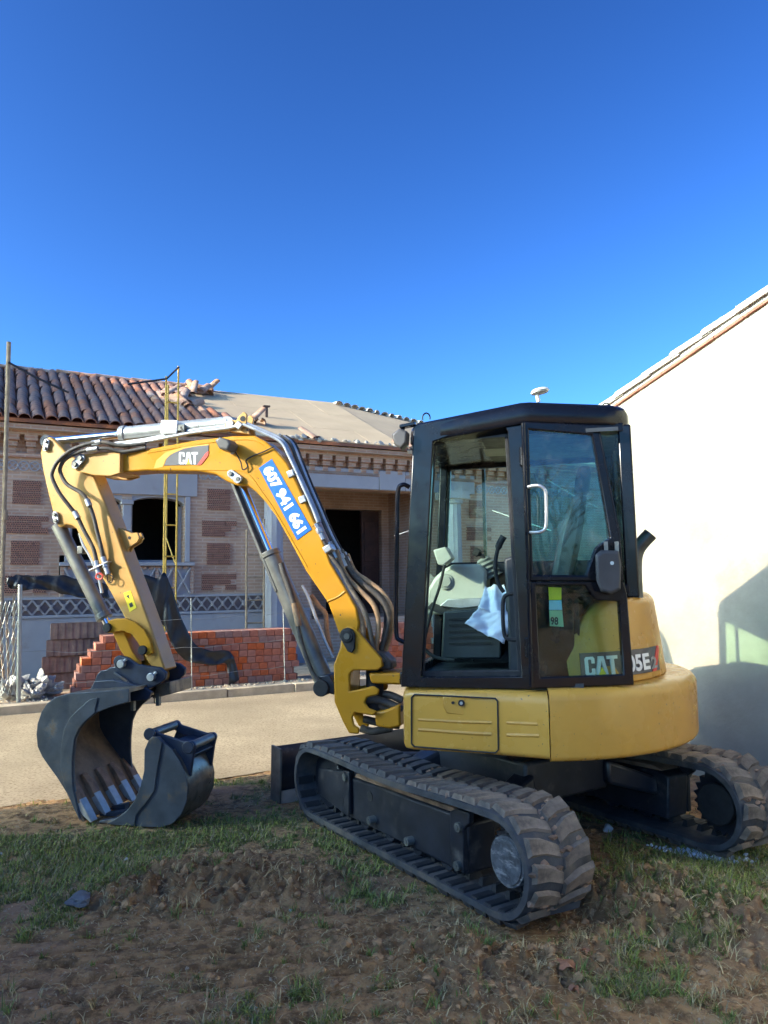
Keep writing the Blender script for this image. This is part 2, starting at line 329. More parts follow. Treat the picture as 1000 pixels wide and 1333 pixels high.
# short turf, straw and clods: nobody could count them
def blades(name, pts, hts, wid, cols, lean, label, flat=False):
    n = len(pts); rs = np.random.RandomState(3 + n % 97); az = rs.rand(n) * 2 * np.pi; ln = lean * (.3 + rs.rand(n))
    dx, dy = np.cos(az), np.sin(az); sx, sy = -dy * wid, dx * wid
    P = pts; H_ = hts[:, None]
    a = P + np.stack([sx, sy, np.zeros(n) - .004], 1); b_ = P - np.stack([sx, sy, np.zeros(n) + .004], 1)
    mid = P + np.stack([dx * ln * hts * .35, dy * ln * hts * .35, hts * (.6 if not flat else .25)], 1)
    tip = P + np.stack([dx * ln * hts, dy * ln * hts, hts * (1. if not flat else .22)], 1)
    m1 = mid + np.stack([sx, sy, 0 * sx], 1) * .75; m2 = mid - np.stack([sx, sy, 0 * sx], 1) * .75
    VV = np.stack([a, b_, m2, m1, tip], 1).reshape(-1, 3); base = np.arange(n)[:, None] * 5
    q = base + np.array([[0, 1, 2, 3]]); t = base + np.array([[3, 2, 4]])
    me = bpy.data.meshes.new(name); me.vertices.add(len(VV)); me.vertices.foreach_set('co', VV.ravel())
    li = np.concatenate([q.ravel(), t.ravel()]).astype(np.int32); ls = np.concatenate([np.arange(n) * 4, n * 4 + np.arange(n) * 3]).astype(np.int32)
    me.loops.add(len(li)); me.loops.foreach_set('vertex_index', li); me.polygons.add(2 * n); me.polygons.foreach_set('loop_start', ls); me.update(calc_edges=True)
    ca = me.color_attributes.new('blade', 'FLOAT_COLOR', 'POINT'); cc = np.concatenate([np.repeat(cols, 5, 0), np.ones((5 * n, 1))], 1); ca.data.foreach_set('color', cc.ravel())
    mt = bpy.data.materials.new(name); mt.use_nodes = True; nt = mt.node_tree; at = nt.nodes.new('ShaderNodeAttribute'); at.attribute_name = 'blade'
    bs = nt.nodes['Principled BSDF']; nt.links.new(at.outputs['Color'], bs.inputs['Base Color']); bs.inputs['Roughness'].default_value = .6
    bs.inputs['Specular IOR Level'].default_value = .25
    me.materials.append(mt); o = put(name, me); return tag(o, label, kind='stuff', cat='grass')
rs = np.random.RandomState(5)
def scatter(n, fn):
    # even in the picture rather than on the ground, so the near part is as dense as it looks
    px = rs.rand(n) * 1080 - 40; py = 995 + rs.rand(n) ** .8 * 370
    P = np.array([gnd(a, b) for a, b in zip(px, py)]); g, d = zones(P[:, 0], P[:, 1]); k = rs.rand(n) < fn(g, d)
    nn = P @ NN; k &= nn < 6.5
    P = P[k]; P[:, 2] = gh(P[:, 0], P[:, 1]); return P, g[k], d[k]
P, g, d = scatter(150000, lambda g, d: np.clip(g * 1.1 - .18, 0, 1) ** 1.2)
n = len(P); dist = P[:, 1]; mixv = rs.rand(n, 1)
cg = np.array([[.13, .165, .03]]) * (1 - mixv) + np.array([[.40, .39, .085]]) * mixv
dry = rs.rand(n) < .32; cg[dry] = np.array([.30, .25, .13]) * (.6 + .5 * rs.rand(dry.sum(), 1))
blades('turf_grass', P, (.010 + .032 * rs.rand(n) ** 1.8) * (.6 + .5 * g), .0012 + .0011 * dist / 3, cg, 1.5, 'short patchy green turf growing between the bare soil')
P, g, d = scatter(52000, lambda g, d: .10 + .35 * np.clip(d, 0, 1) + .2 * (g > .2))
n = len(P); cs = np.array([.60, .43, .21]) * (.4 + .75 * rs.rand(n, 1))
blades('dry_straw', P, (.012 + .04 * rs.rand(n) ** 2), (.0013 + .0009 * P[:, 1] / 3), cs, 1.8, 'dead straw and dry grass stems littered over the churned soil', flat=True)

# tufts of rank grass and dead stems
tp, th_, tc = [], [], []
P, g, d = scatter(2600, lambda g, d: .10 + .22 * (g > .15) + .15 * np.clip(d, 0, 1))
for p in P:
    dead = random.random() < .5; k_ = random.randint(8, 26); base = np.array([.56, .40, .19]) if dead else np.array([.22, .27, .06]); sz = random.uniform(.5, 1.25)
    for _ in range(k_):
        a_ = random.uniform(0, 6.28); r_ = abs(random.gauss(0, .016)) * sz; tp.append((p[0] + r_ * math.cos(a_), p[1] + r_ * math.sin(a_), p[2])); th_.append((.014 + .04 * random.random() ** 1.5) * sz); tc.append(base * random.uniform(.5, 1.15))
tp = np.array(tp); tp[:, 2] = gh(tp[:, 0], tp[:, 1]); blades('grass_tufts', tp, np.array(th_), .0011 + .0009 * tp[:, 1] / 3, np.array(tc), 1.3, 'scattered tufts of rank grass and dead stems in the churned soil')
def blobmesh(r, seed, sub=2, squash=.7, amp=.35):
    bm = bmesh.new(); bmesh.ops.create_icosphere(bm, subdivisions=sub, radius=1); rr = random.Random(seed)
    off = [rr.uniform(0, 9) for _ in range(3)]
    for v in bm.verts:
        c = v.co; k = 1 + amp * (math.sin(c.x * 3.1 + off[0]) * math.sin(c.y * 2.7 + off[1]) + .6 * math.sin(c.z * 4.3 + off[2] + c.x * 2)) + rr.uniform(-.08, .08)
        v.co = Vector((c.x * k * r, c.y * k * r, c.z * k * r * squash))
    vs_ = [tuple(v.co) for v in bm.verts]; fs = [tuple(v.index for v in f.verts) for f in bm.faces]; bm.free(); return vs_, fs
SOIL = M('loose_soil', (.38, .21, .095), .97, var=.4, scale=25, bump=.6, bscale=80)
mb = MB(); protos = [blobmesh(1, k, 1, .85, .28) for k in range(8)]
P, g, d = scatter(17000, lambda g, d: .04 * (g < .2) + .75 * np.clip(d - .1, 0, 1) ** 1.2)
for i, p in enumerate(P):
    r = (.003 + .024 * random.random() ** 3.2) * (.7 + .1 * p[1]); vs_, fs = protos[i % 8]; a = random.random() * 6.28; ca_, sa_ = math.cos(a), math.sin(a)
    mb.add([(p[0] + r * (x * ca_ - y * sa_), p[1] + r * (x * sa_ + y * ca_), p[2] - r * .15 + r * z * .8) for x, y, z in vs_], fs)
tag(mb.build('soil_clods', SOIL, ang=18), 'loose clods of dark soil turned up by the machine', 'soil', kind='stuff')

# road, kerb, pavement (street frame)
def street_sheet(name, n0, n1, z, mat, d0=-60, d1=90, wob=0., z1=None):
    m = MB(); ds = [d0] + [x * .15 for x in range(-60, 120)] + [d1]
    a = [stw(x, n0 + (.075 * max(0., -x - 1) if wob else 0) + (wob * (float(fbm(x, 0., 1.3, 4)) - .5) if wob else 0), z) for x in ds]; b = [stw(x, n1, z if z1 is None else z1) for x in ds]
    m.add(a + b, [(i, i + 1, len(ds) + i + 1, len(ds) + i) for i in range(len(ds) - 1)])
    o = m.build(name, mat, ang=0); tag(o, kind='structure'); return o
ROAD = M('chip_seal_road', (.41, .305, .19), .9, var=.2, scale=.7, bump=.5, bscale=160, dirt=(.25, .175, .10), dlo=.48, dhi=.62, dscale=42, spec=.2)
KERB = M('concrete_kerb', (.46, .36, .25), .9, rnd=.2, var=.15, scale=6, bump=.4, bscale=70, dirt=(.38, .29, .19), dlo=.5, dhi=.75, dscale=4)
PAVE = M('earthy_pavement', (.44, .32, .21), .95, var=.25, scale=3, bump=.5, bscale=60, dirt=(.2, .15, .1), dlo=.5, dhi=.7, dscale=5)
street_sheet('road', 6.42, 10.8, .004, ROAD, wob=.28)
street_sheet('pavement', 10.98, 13.6, .11, PAVE)
kerb = MB().bb((-60, 10.80, -.05), (-9, 10.98, .125)).bb((22, 10.80, -.05), (90, 10.98, .125)).build('kerb', KERB, rotz=RA); tag(kerb, kind='structure')
km = MB().bb((.006, 10.80, -.05), (.994, 10.98, .125)).mesh('kerb_stone', KERB)
for k in range(-9, 22): o = put('kerb_stone', km, kerb, loc=(k, random.uniform(-.006, .006), random.uniform(-.006, .004)), bev=.012)
# rubble and leaf litter lying along the pavement edge
mb = MB(); GRIT = M('building_grit', (.38, .31, .23), .95, var=.35, scale=30)
for i in range(900):
    dd_ = random.uniform(-1.5, 9); nn_ = 11.0 + abs(random.gauss(0, .16)); r = .008 + .025 * random.random() ** 3; p = stw(dd_, nn_, .112 + r * .3); vs_, fs = protos[i % 8]
    mb.add([(p[0] + r * x, p[1] + r * y, p[2] + r * z) for x, y, z in vs_], fs)
tag(mb.build('pavement_rubble', GRIT, ang=60), 'crumbs of rubble along the pavement edge behind the kerb', 'rubble', kind='stuff')

# ================================================================== HOUSES
def sthing(name, label, cat, d, n, group=None):
    o = thing(name, label, cat, stw(d, n), RA, group); o_off[o.name] = (-d, -n, 0); return o
o_off = {}
def sb(mb, name, mat, th_, bev=0, ang=32):                   # part of a street-frame thing, drawn in (along, across, up)
    return put(name, mb.mesh(name, mat, ang), th_, loc=o_off[th_.name], bev=bev)
def brick_mat(name, c1, c2, mortar, bw=.24, bh=.062, ms=.012, bump=.4):
    m = bpy.data.materials.new(name); m.use_nodes = True; nt = m.node_tree; b = nt.nodes['Principled BSDF']
    tc = nt.nodes.new('ShaderNodeTexCoord'); sx = nt.nodes.new('ShaderNodeSeparateXYZ'); nt.links.new(tc.outputs['Object'], sx.inputs[0])
    ad = nt.nodes.new('ShaderNodeMath'); nt.links.new(sx.outputs[0], ad.inputs[0]); nt.links.new(sx.outputs[1], ad.inputs[1])
    cx = nt.nodes.new('ShaderNodeCombineXYZ'); nt.links.new(ad.outputs[0], cx.inputs[0]); nt.links.new(sx.outputs[2], cx.inputs[1])
    bt = nt.nodes.new('ShaderNodeTexBrick'); nt.links.new(cx.outputs[0], bt.inputs['Vector'])
    bt.inputs['Color1'].default_value = (*c1, 1); bt.inputs['Color2'].default_value = (*c2, 1); bt.inputs['Mortar'].default_value = (*mortar, 1)
    bt.inputs['Scale'].default_value = 1; bt.inputs['Brick Width'].default_value = bw; bt.inputs['Row Height'].default_value = bh; bt.inputs['Mortar Size'].default_value = ms
    c = mixc(nt, ramp(nt, noise(nt, 1.5, 6), .35, .7), bt.outputs[0], (.30, .23, .18), 'MULTIPLY')
    c2_ = mixc(nt, .35, bt.outputs[0], c)
    nt.links.new(c2_, b.inputs['Base Color']); b.inputs['Roughness'].default_value = .9; b.inputs['Specular IOR Level'].default_value = .2
    bp = nt.nodes.new('ShaderNodeBump'); bp.inputs['Strength'].default_value = bump; bp.inputs['Distance'].default_value = .01; bp.invert = True
    nt.links.new(bt.outputs['Fac'], bp.inputs['Height']); nt.links.new(bp.outputs[0], b.inputs['Normal']); return m
def holed_brick_mat():
    m = bpy.data.materials.new('perforated_brick'); m.use_nodes = True; nt = m.node_tree; b = nt.nodes['Principled BSDF']
    tc = nt.nodes.new('ShaderNodeTexCoord'); sx = nt.nodes.new('ShaderNodeSeparateXYZ'); nt.links.new(tc.outputs['Object'], sx.inputs[0])
    cx = nt.nodes.new('ShaderNodeCombineXYZ'); nt.links.new(sx.outputs[0], cx.inputs[0]); nt.links.new(sx.outputs[2], cx.inputs[1])
    bt = nt.nodes.new('ShaderNodeTexBrick'); nt.links.new(cx.outputs[0], bt.inputs['Vector'])
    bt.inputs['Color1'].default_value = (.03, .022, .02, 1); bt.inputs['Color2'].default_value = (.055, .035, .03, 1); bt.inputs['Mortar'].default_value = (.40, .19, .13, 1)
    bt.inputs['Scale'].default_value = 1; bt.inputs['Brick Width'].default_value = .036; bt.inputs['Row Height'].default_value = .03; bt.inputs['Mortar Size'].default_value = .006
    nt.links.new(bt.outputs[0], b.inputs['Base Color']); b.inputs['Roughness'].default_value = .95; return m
WALLB = brick_mat('buff_brickwork', (.49, .31, .215), (.55, .355, .245), (.57, .42, .315))
CORB = brick_mat('pink_brickwork', (.46, .27, .19), (.52, .31, .22), (.52, .39, .30), bh=.055)
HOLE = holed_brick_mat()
PLAS = M('pale_blue_plaster', (.37, .355, .365), .9, var=.06, scale=2, dirt=(.29, .265, .255), dlo=.55, dhi=.8, dscale=3, bump=.1)
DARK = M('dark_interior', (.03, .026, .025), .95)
WOODD = M('dark_door_wood', (.07, .03, .022), .5, var=.3, scale=4, dstretch=(12, 12, 1))
TILE = M('old_roof_tile', (.38, .165, .10), .9, rnd=.3, var=.4, scale=3, dirt=(.19, .095, .068), dlo=.38, dhi=.6, dscale=2.2, bump=.3, bscale=30)
TILEO = M('pale_roof_tile', (.46, .24, .14), .85, rnd=.3, var=.3, scale=4, dirt=(.6, .5, .38), dlo=.5, dhi=.75, dscale=5)  # paler, more orange tile for the torn edge and the ridge
BOARD = M('roof_board', (.47, .34, .205), .85, var=.07, scale=1.3, dirt=(.40, .285, .17), dlo=.55, dhi=.75, dscale=1.6)
RENDR = M('cream_render', (.38, .34, .26), .92, var=.14, scale=1.4, dirt=(.28, .25, .20), dlo=.48, dhi=.74, dscale=1.3, bump=.5, bscale=14)
LIMEW_SUN = M('limewashed_and_sunlit_tile', (.54, .50, .44), .85, var=.08, scale=4, dirt=(.60, .40, .28), dlo=.62, dhi=.82, dscale=5)  # limewash on the gable; also painted sunlight on the loose ridge tiles
TERRA = M('terracotta_course', (.34, .135, .085), .85, var=.25, scale=6)
MORT = M('mortar', (.5, .43, .34), .95, var=.15, scale=12, bump=.5)

FN = 13.8                                                       # front plane of the house under repair
house = sthing('brick_house', 'buff brick house under repair with half its roof tiles stripped behind the road', 'house', 4.5, FN)
# --- wall with real openings
ops = [(1.14, 1.96, 1.98, 3.14), (2.12, 3.03, 1.98, 3.16), (5.45, 8.05, .9, 3.43), (.98, 1.10, 1.55, 2.1)]
mb = MB(); br = sorted({-7., 13.5} | {o[0] for o in ops} | {o[1] for o in ops})
for a, b in zip(br[:-1], br[1:]):
    z = 0.
    for o in sorted([o for o in ops if o[0] <= a and o[1] >= b], key=lambda o: o[2]):
        if o[2] > z: mb.bb((a, FN, z), (b, FN + .32, o[2]))
        z = o[3]
    mb.bb((a, FN, z), (b, FN + .32, 4.12))
mb.bb((-7, FN + .32, 0), (-6.7, 20.5, 4.1)).bb((13.2, FN + .32, 0), (13.5, 20.5, 4.1)).bb((-7, 20.2, 0), (13.5, 20.5, 4.1))
wall = sb(mb, 'wall', WALLB, house)
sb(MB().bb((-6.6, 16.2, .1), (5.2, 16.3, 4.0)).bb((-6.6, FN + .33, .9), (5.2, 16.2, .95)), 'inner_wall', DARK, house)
# windows: arched heads, sill, pilaster between them
def arch(d0, d1, z0, z1, n0, n1, top, s=14):
    c = (d0 + d1) / 2; r = (d1 - d0) / 2; pts = [(d0, z1), (d0, z0)] if z0 < z1 else [(d0, z1)]
    pts = [(d0, top), (d0, z0)] + [(c - r * math.cos(math.pi * i / s), z0 + (z1 - z0) * math.sin(math.pi * i / s)) for i in range(1, s)] + [(d1, z0), (d1, top)]
    return MB().prism(pts, n0, n1)
for (a, b) in ((1.14, 1.96), (2.12, 3.03)):
    w = sb(arch(a, b, 3.0, 3.13, FN + .02, FN + .30, 3.18), 'window_arch', PLAS, house)
    put('window_reveal', MB().bb((a - .0, FN + .25, 1.98), (a + .05, FN + .31, 3.0)).bb((b - .05, FN + .25, 1.98), (b, FN + .31, 3.0)).bb((a + .05, FN + .25, 1.98), (b - .05, FN + .31, 2.03)).mesh('window_reveal', PLAS), w)
sb(MB().bb((1.0, FN - .03, 3.16), (3.25, FN + .01, 3.60)), 'window_lintel', PLAS, house, .01)
pil = MB().bb((1.97, FN - .05, 2.0), (2.11, FN + .15, 2.98)).bb((1.94, FN - .08, 2.98), (2.14, FN + .15, 3.06)).bb((1.95, FN - .07, 1.98), (2.13, FN + .15, 2.05))
sb(pil, 'pilaster', PLAS, house, .008)
for a in (1.06, 3.04): sb(MB().bb((a, FN - .03, 1.99), (a + .085, FN + .02, 3.155)), 'window_jamb', PLAS, house, .006)
sb(MB().bb((.98, FN - .10, 1.92), (3.2, FN + .02, 1.98)), 'window_sill', PLAS, house, .008)
# balustrade below the windows
sb(MB().bb((1.0, FN - .02, 1.40), (3.2, FN + .01, 1.91)), 'balustrade_back', PLAS, house)
for k in range(8): sb(MB().bb((1.0 + k * .305, FN - .05, 1.42), (1.06 + k * .305, FN - .02, 1.90)), 'balustrade_post', CORB, house)
for k in range(7):
    a = 1.06 + k * .305; sb(MB().bar((a, FN - .035, 1.44), (a + .245, FN - .035, 1.88), .028, .05, (0, 1, 0)).bar((a, FN - .032, 1.88), (a + .245, FN - .032, 1.44), .028, .05, (0, 1, 0)), 'balustrade_cross', PLAS, house)
bm_ = MB().bb((0, FN - .055, 0), (.075, FN - .02, .045)).mesh('dentil', CORB)
for k in range(19):
    put('dentil', bm_, house, loc=(1.0 + k * .118 + o_off[house.name][0], o_off[house.name][1], 1.865))
# plinth, string courses
sb(MB().bb((-7, FN - .05, .05), (5.4, FN + .01, 1.07)).bb((8.1, FN - .05, .05), (13.5, FN + .01, 1.07)), 'plinth', PLAS, house, .01)
sb(MB().bb((-7, FN - .07, 1.07), (5.4, FN + .01, 1.115)).bb((8.1, FN - .07, 1.07), (13.5, FN + .01, 1.115)), 'plinth_cap', PLAS, house, .006)
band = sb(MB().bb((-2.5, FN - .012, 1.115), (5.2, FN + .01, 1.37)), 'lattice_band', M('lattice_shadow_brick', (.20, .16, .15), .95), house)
c = MB()
for a, b in (((.0, .0), (.19, .24)), ((0, .24), (.19, 0))): c.bar((a[0], 0, a[1]), (b[0], 0, b[1]), .03, .026, (0, 1, 0))
c.bar((.095, -.006, .075), (.095, -.006, .165), .035, .07, (0, 1, 0))
LATT = M('grey_lattice', (.33, .30, .29), .9, var=.12, scale=4); lm = c.mesh('lattice_tile', LATT)
for k in range(40): put('lattice_tile', lm, band, loc=(-2.45 + k * .19, FN - .025, 1.122))
sb(MB().bb((-2.5, FN - .04, 1.372), (5.2, FN + .01, 1.41)), 'lattice_cap', PLAS, house)
frs = [sb(MB().bb((a, FN - .01, 3.46), (b, FN + .01, 3.66)), 'frieze', WALLB, house) for a, b in ((-2.5, .98), (3.27, 4.5), (9.25, 13))]
ring = [(.075 * math.cos(i * math.pi / 8), 0, .075 * math.sin(i * math.pi / 8)) for i in range(17)]
rm_ = MB().tube(ring, .012, 5, cap=False).bar((-.05, 0, -.05), (.05, 0, .05), .014, .014, (0, 1, 0)).bar((-.05, 0.002, .05), (.05, 0.002, -.05), .014, .014, (0, 1, 0)).mesh('frieze_ring', PLAS)
dpos = [-2.4 + k * .165 for k in range(21)] + [3.36 + k * .165 for k in range(7)] + [9.34 + k * .165 for k in range(16)]
for x in dpos: put('frieze_ring', rm_, frs[0] if x < 1 else frs[1] if x < 5 else frs[2], loc=(x, FN - .018, 3.56))
# corbel table under the eaves
sb(MB().bb((-7, FN - .06, 3.70), (13.5, FN + .02, 3.765)), 'cornice_lower', CORB, house)
sb(MB().bb((-7, FN - .36, 4.12), (13.5, FN + .3, 4.20)), 'cornice_upper', CORB, house)
sb(MB().bb((-7, FN - .20, 4.06), (13.5, FN + .01, 4.118)), 'cornice_middle', CORB, house)
cm = MB().bb((-.055, -.07, 0), (.055, .0, .10)).bb((-.075, -.13, .102), (.075, .0, .19)).bb((-.10, -.19, .192), (.10, .0, .295)).mesh('corbel', CORB)
for k in range(52): put('corbel', cm, house, loc=(-2.8 + k * .275 + o_off[house.name][0], FN + o_off[house.name][1] - .001, 3.766))
# infill panels of perforated brick
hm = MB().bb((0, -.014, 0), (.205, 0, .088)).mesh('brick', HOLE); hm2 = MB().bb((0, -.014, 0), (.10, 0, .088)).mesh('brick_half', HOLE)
def panel(d0, d1, z0, z1):
    p = sb(MB().bb((d0, FN - .008, z0), (d1, FN + .02, z1)), 'brick_panel', CORB, house)
    rows = int((z1 - z0 + .01) / .098); 
    for r_ in range(rows):
        x = d0 + .004
        if r_ % 2: put('brick', hm2, p, loc=(x, FN - random.uniform(0, .008), z0 + r_ * .098 + .005)); x += .11
        while x + .10 < d1:
            big = x + .206 < d1
            if random.random() > .04: put('brick', hm if big else hm2, p, loc=(x, FN - random.uniform(0, .01), z0 + r_ * .098 + .005))
            x += .215 if big else .11
for z0, z1, a, b in ((2.93, 3.32, .25, .71), (2.45, 2.82, .16, .80), (1.94, 2.34, .25, .71), (1.48, 1.86, .16, .80)): panel(a, b, z0, z1); panel(a + 3.18, b + 3.18, z0, z1)
x9 = st(622, 690, FN)[0] - .46
for z0, z1, a, b in ((2.93, 3.32, .25, .71), (2.45, 2.82, .16, .80), (1.94, 2.34, .25, .71), (1.48, 1.86, .16, .80)): panel(a + x9, b + x9, z0, z1)
# porch
sb(MB().bb((4.55, FN - .06, 3.44), (6.9, FN + .30, 3.84)).bb((6.908, FN - .066, 3.44), (7.5, FN + .30, 3.84)).bb((7.508, FN - .06, 3.44), (9.2, FN + .30, 3.84)), 'porch_lintel', PLAS, house, .012)
sb(MB().bb((5.46, FN + .32, .82), (8.04, 15.6, .9)), 'porch_floor', PAVE, house)
PD0, PD1 = st(424, 700, 15.6)[0], st(497, 700, 15.6)[0]; pb = MB()
for (a, b, z0, z1) in ((5.15, PD0, .9, 3.6), (PD1, 9.2, .9, 3.6), (PD0, PD1, 3.22, 3.6)): pb.bb((a, 15.6, z0), (b, 15.85, z1))
pb.bb((5.16, FN + .33, .9), (5.44, 15.6, 3.6)).bb((8.06, FN + .33, .9), (8.36, 15.6, 3.6))
sb(pb, 'porch_wall', WALLB, house)
sb(MB().bb((5.16, FN + .33, 3.6), (8.36, 15.9, 3.68)), 'porch_ceiling', BOARD, house)
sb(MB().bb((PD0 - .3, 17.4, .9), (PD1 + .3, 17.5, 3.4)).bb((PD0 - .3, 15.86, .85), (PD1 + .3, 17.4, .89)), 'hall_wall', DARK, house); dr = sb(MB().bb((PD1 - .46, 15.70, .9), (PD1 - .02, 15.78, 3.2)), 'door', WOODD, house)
for a in (1.05, 2.05): put('door_panel', MB().bb((PD1 - .40, 15.675, a), (PD1 - .08, 15.70, a + .9)).mesh('door_panel', WOODD), dr, bev=.01)
for px_ in (356, 590):
    xc = st(px_, 700, FN - .32)[0]; c = MB(); s_ = 24
    ringf = lambda z, r, fl: [(xc + (r - (fl if i % 2 else 0)) * math.cos(2 * math.pi * i / s_), FN - .32 + (r - (fl if i % 2 else 0)) * math.sin(2 * math.pi * i / s_), z) for i in range(s_)]
    c.loft([ringf(.3, .24, 0), ringf(.42, .24, 0), ringf(.43, .2, .012), ringf(3.18, .17, .012), ringf(3.19, .22, 0), ringf(3.28, .23, 0)])
    c.bb((xc - .26, FN - .58, 3.28), (xc + .26, FN - .06, 3.435)).bb((xc - .27, FN - .59, .11), (xc + .27, FN - .05, .30))
    sb(c, 'porch_column', PLAS, house, ang=20)
# roof: bodies, tiles on the left, bare boards on the right
E0, ZE, RN, ZR = FN - .42, 4.27, 17.1, 5.98; SL = math.atan2(ZR - ZE, RN - E0); LEN = math.hypot(ZR - ZE, RN - E0)
def rp(d, s, off=0.): return (d, E0 + s * math.cos(SL) - off * math.sin(SL), ZE + s * math.sin(SL) + off * math.cos(SL))
roof = sb(MB().prism([(0, 0)] * 0 or [(-7, ZE - .06), (-7, ZE - .06)], 0, 0) if False else MB().add([(-7, E0, ZE - .06), (7.35, E0, ZE - .06), (7.35, RN, ZR - .06), (-7, RN, ZR - .06), (-7, 20.8, 4.3), (7.35, 20.8, 4.3), (-7, E0, ZE), (7.35, E0, ZE), (7.35, RN, ZR), (-7, RN, ZR)],
    [(6, 7, 8, 9), (0, 1, 7, 6), (9, 8, 5, 4), (0, 3, 2, 1), (1, 2, 8, 7), (0, 6, 9, 3), (2, 5, 8), (3, 9, 4)]), 'roof', TILE, house, ang=0)
rr_ = .092; tile = MB(); sg = 7
def arcs(r0, r1, L, th_):
    t = MB(); o = []
    for (y, r) in ((0, r0), (L, r1)):
        o.append([(-r * math.cos(math.pi * i / sg), y, r * .78 * math.sin(math.pi * i / sg)) for i in range(sg + 1)] + [((r - th_) * math.cos(math.pi * i / sg), y, (r - th_) * .78 * math.sin(math.pi * i / sg)) for i in range(sg + 1)])
    t.loft(o); return t
tm = arcs(.098, .082, .43, .014).mesh('roof_tile', TILE, 50); tmo = arcs(.098, .082, .43, .014).mesh('roof_tile_pale', TILEO, 50); tml = arcs(.11, .09, .36, .016).mesh('roof_tile_sunlit', LIMEW_SUN, 50)
edge = lambda s: 4.05 + .55 * math.sin(s * 2.1) - .18 * s
for kx in range(24):
    d = -.62 + kx * .2
    for ks in range(12):
        s = -.03 + ks * .345
        if d > edge(s) or s > LEN - .3: continue
        late = d > edge(s) - .42 + random.uniform(-.15, .15)
        p = rp(d + random.uniform(-.012, .012), s, .012 + random.uniform(0, .008))
        put('roof_tile', tmo if (late and random.random() < .75) or random.random() < .03 else tm, roof, loc=p, rot=(SL + R(2.2), random.uniform(-.05, .05), random.uniform(-.035, .035)))
# unseen part of the same tiling, further left
t = MB()
for kx in range(31):
    d = -.82 - kx * .2
    for i in range(8):
        a0 = [(d - .095 * math.cos(math.pi * i / 8), 0, .07 * math.sin(math.pi * i / 8)) for i in range(9)]
    rings = [[rp(x, s, z + .01) for x, _, z in a0] for s in (-.03, LEN)]
    t.loft(rings, cap=False, closed=False)
o = put('tile_rows', t.mesh('tile_rows', TILE, 50), roof); o['kind'] = 'stuff'
rt_ = arcs(.12, .10, .44, .016).mesh('ridge_tile', TILEO, 50)
for k in range(20):
    x = -1.6 + k * .38
    if x > 5.8 and False: break
    if x < 3.9: put('ridge_tile', rt_, roof, loc=(x, RN, ZR + .02 + random.uniform(-.01, .015)), rot=(0, 0, -math.pi / 2 + random.uniform(-.06, .06)))
# loose heap of lifted tiles on the torn edge
for k in range(20):
    s = random.uniform(.5, 3.9); d = edge(s) + random.gauss(.02, .16)
    put('loose_tile', tmo, roof, loc=rp(d, s, .05 + random.random() * .07), rot=(SL + random.gauss(0, .25), random.gauss(0, .5), random.gauss(0, .6)))
# boards
bx = [3.3, 4.5, 5.7, 6.62, 7.33]
for i in range(4):
    for j, (s0, s1) in enumerate(((.02, 1.052), (1.055, 2.552), (2.555, LEN))):
        a, b = bx[i] + .0015, bx[i + 1] - .0015; z = .016 + .002 * ((i + j) % 2); P4 = [rp(a, s0, 0), rp(b, s0, 0), rp(b, s1, 0), rp(a, s1, 0)]; Q4 = [rp(a, s0, z), rp(b, s0, z), rp(b, s1, z), rp(a, s1, z)]
        put('roof_board', MB().loft([P4, Q4]).mesh('roof_board', BOARD, 0), roof)
lo = MB().add([(7.36, E0, ZE - .05), (13.6, E0, ZE - .05), (13.6, RN, 5.20), (7.36, RN, ZR - .01), (7.36, E0, ZE - .12), (13.6, E0, ZE - .12), (13.6, 20.8, 4.3), (7.36, 20.8, 4.3)], [(0, 1, 2, 3), (3, 2, 6, 7), (0, 4, 5, 1), (1, 2, 6), (0, 3, 7)])
lroof = sb(lo, 'lower_roof', BOARD, house, ang=0)
for k in range(22):
    x = 7.5 + k * .21; put('loose_tile', tml, lroof, loc=(x, RN - .05, ZR - .0 - (x - 7.36) * .125), rot=(random.gauss(0, .1), 0, random.gauss(.1, .25)))  # pale colour stands in for sunlight on these tiles
# broken mortar and half tiles left along the eave
rub = MB()
for k in range(150):
    d = random.uniform(4.6, 9.5); r = random.uniform(.015, .06); p = (d, E0 + random.uniform(.0, .22), ZE + .0 + random.uniform(0, .06)); vs_, fs = protos[k % 8]
    rub.add([(p[0] + r * x * 1.4, p[1] + r * y, p[2] + r * z * 1.1) for x, y, z in vs_], fs)
o = put('eave_rubble', rub.mesh('eave_rubble', MORT, 60), roof); o['kind'] = 'stuff'
for k in range(13):
    d = random.uniform(5.2, 9.4); put('loose_tile', tmo, lroof if d > 7.4 else roof, loc=(d, E0 + random.uniform(-.03, .12), ZE + .03), rot=(R(random.uniform(0, 40)), random.gauss(0, .4), random.gauss(0, .5)))
# post on the bare roof
pp = st(347, 556, 14.9); sb(MB().bb((pp[0] - .025, 14.88, pp[2] - .05), (pp[0] + .025, 14.93, pp[2] + .42)).bb((pp[0] - .07, 14.87, pp[2] + .42), (pp[0] + .07, 14.94, pp[2] + .45)), 'roof_post', M('rusty_post', (.10, .06, .045), .8), house)

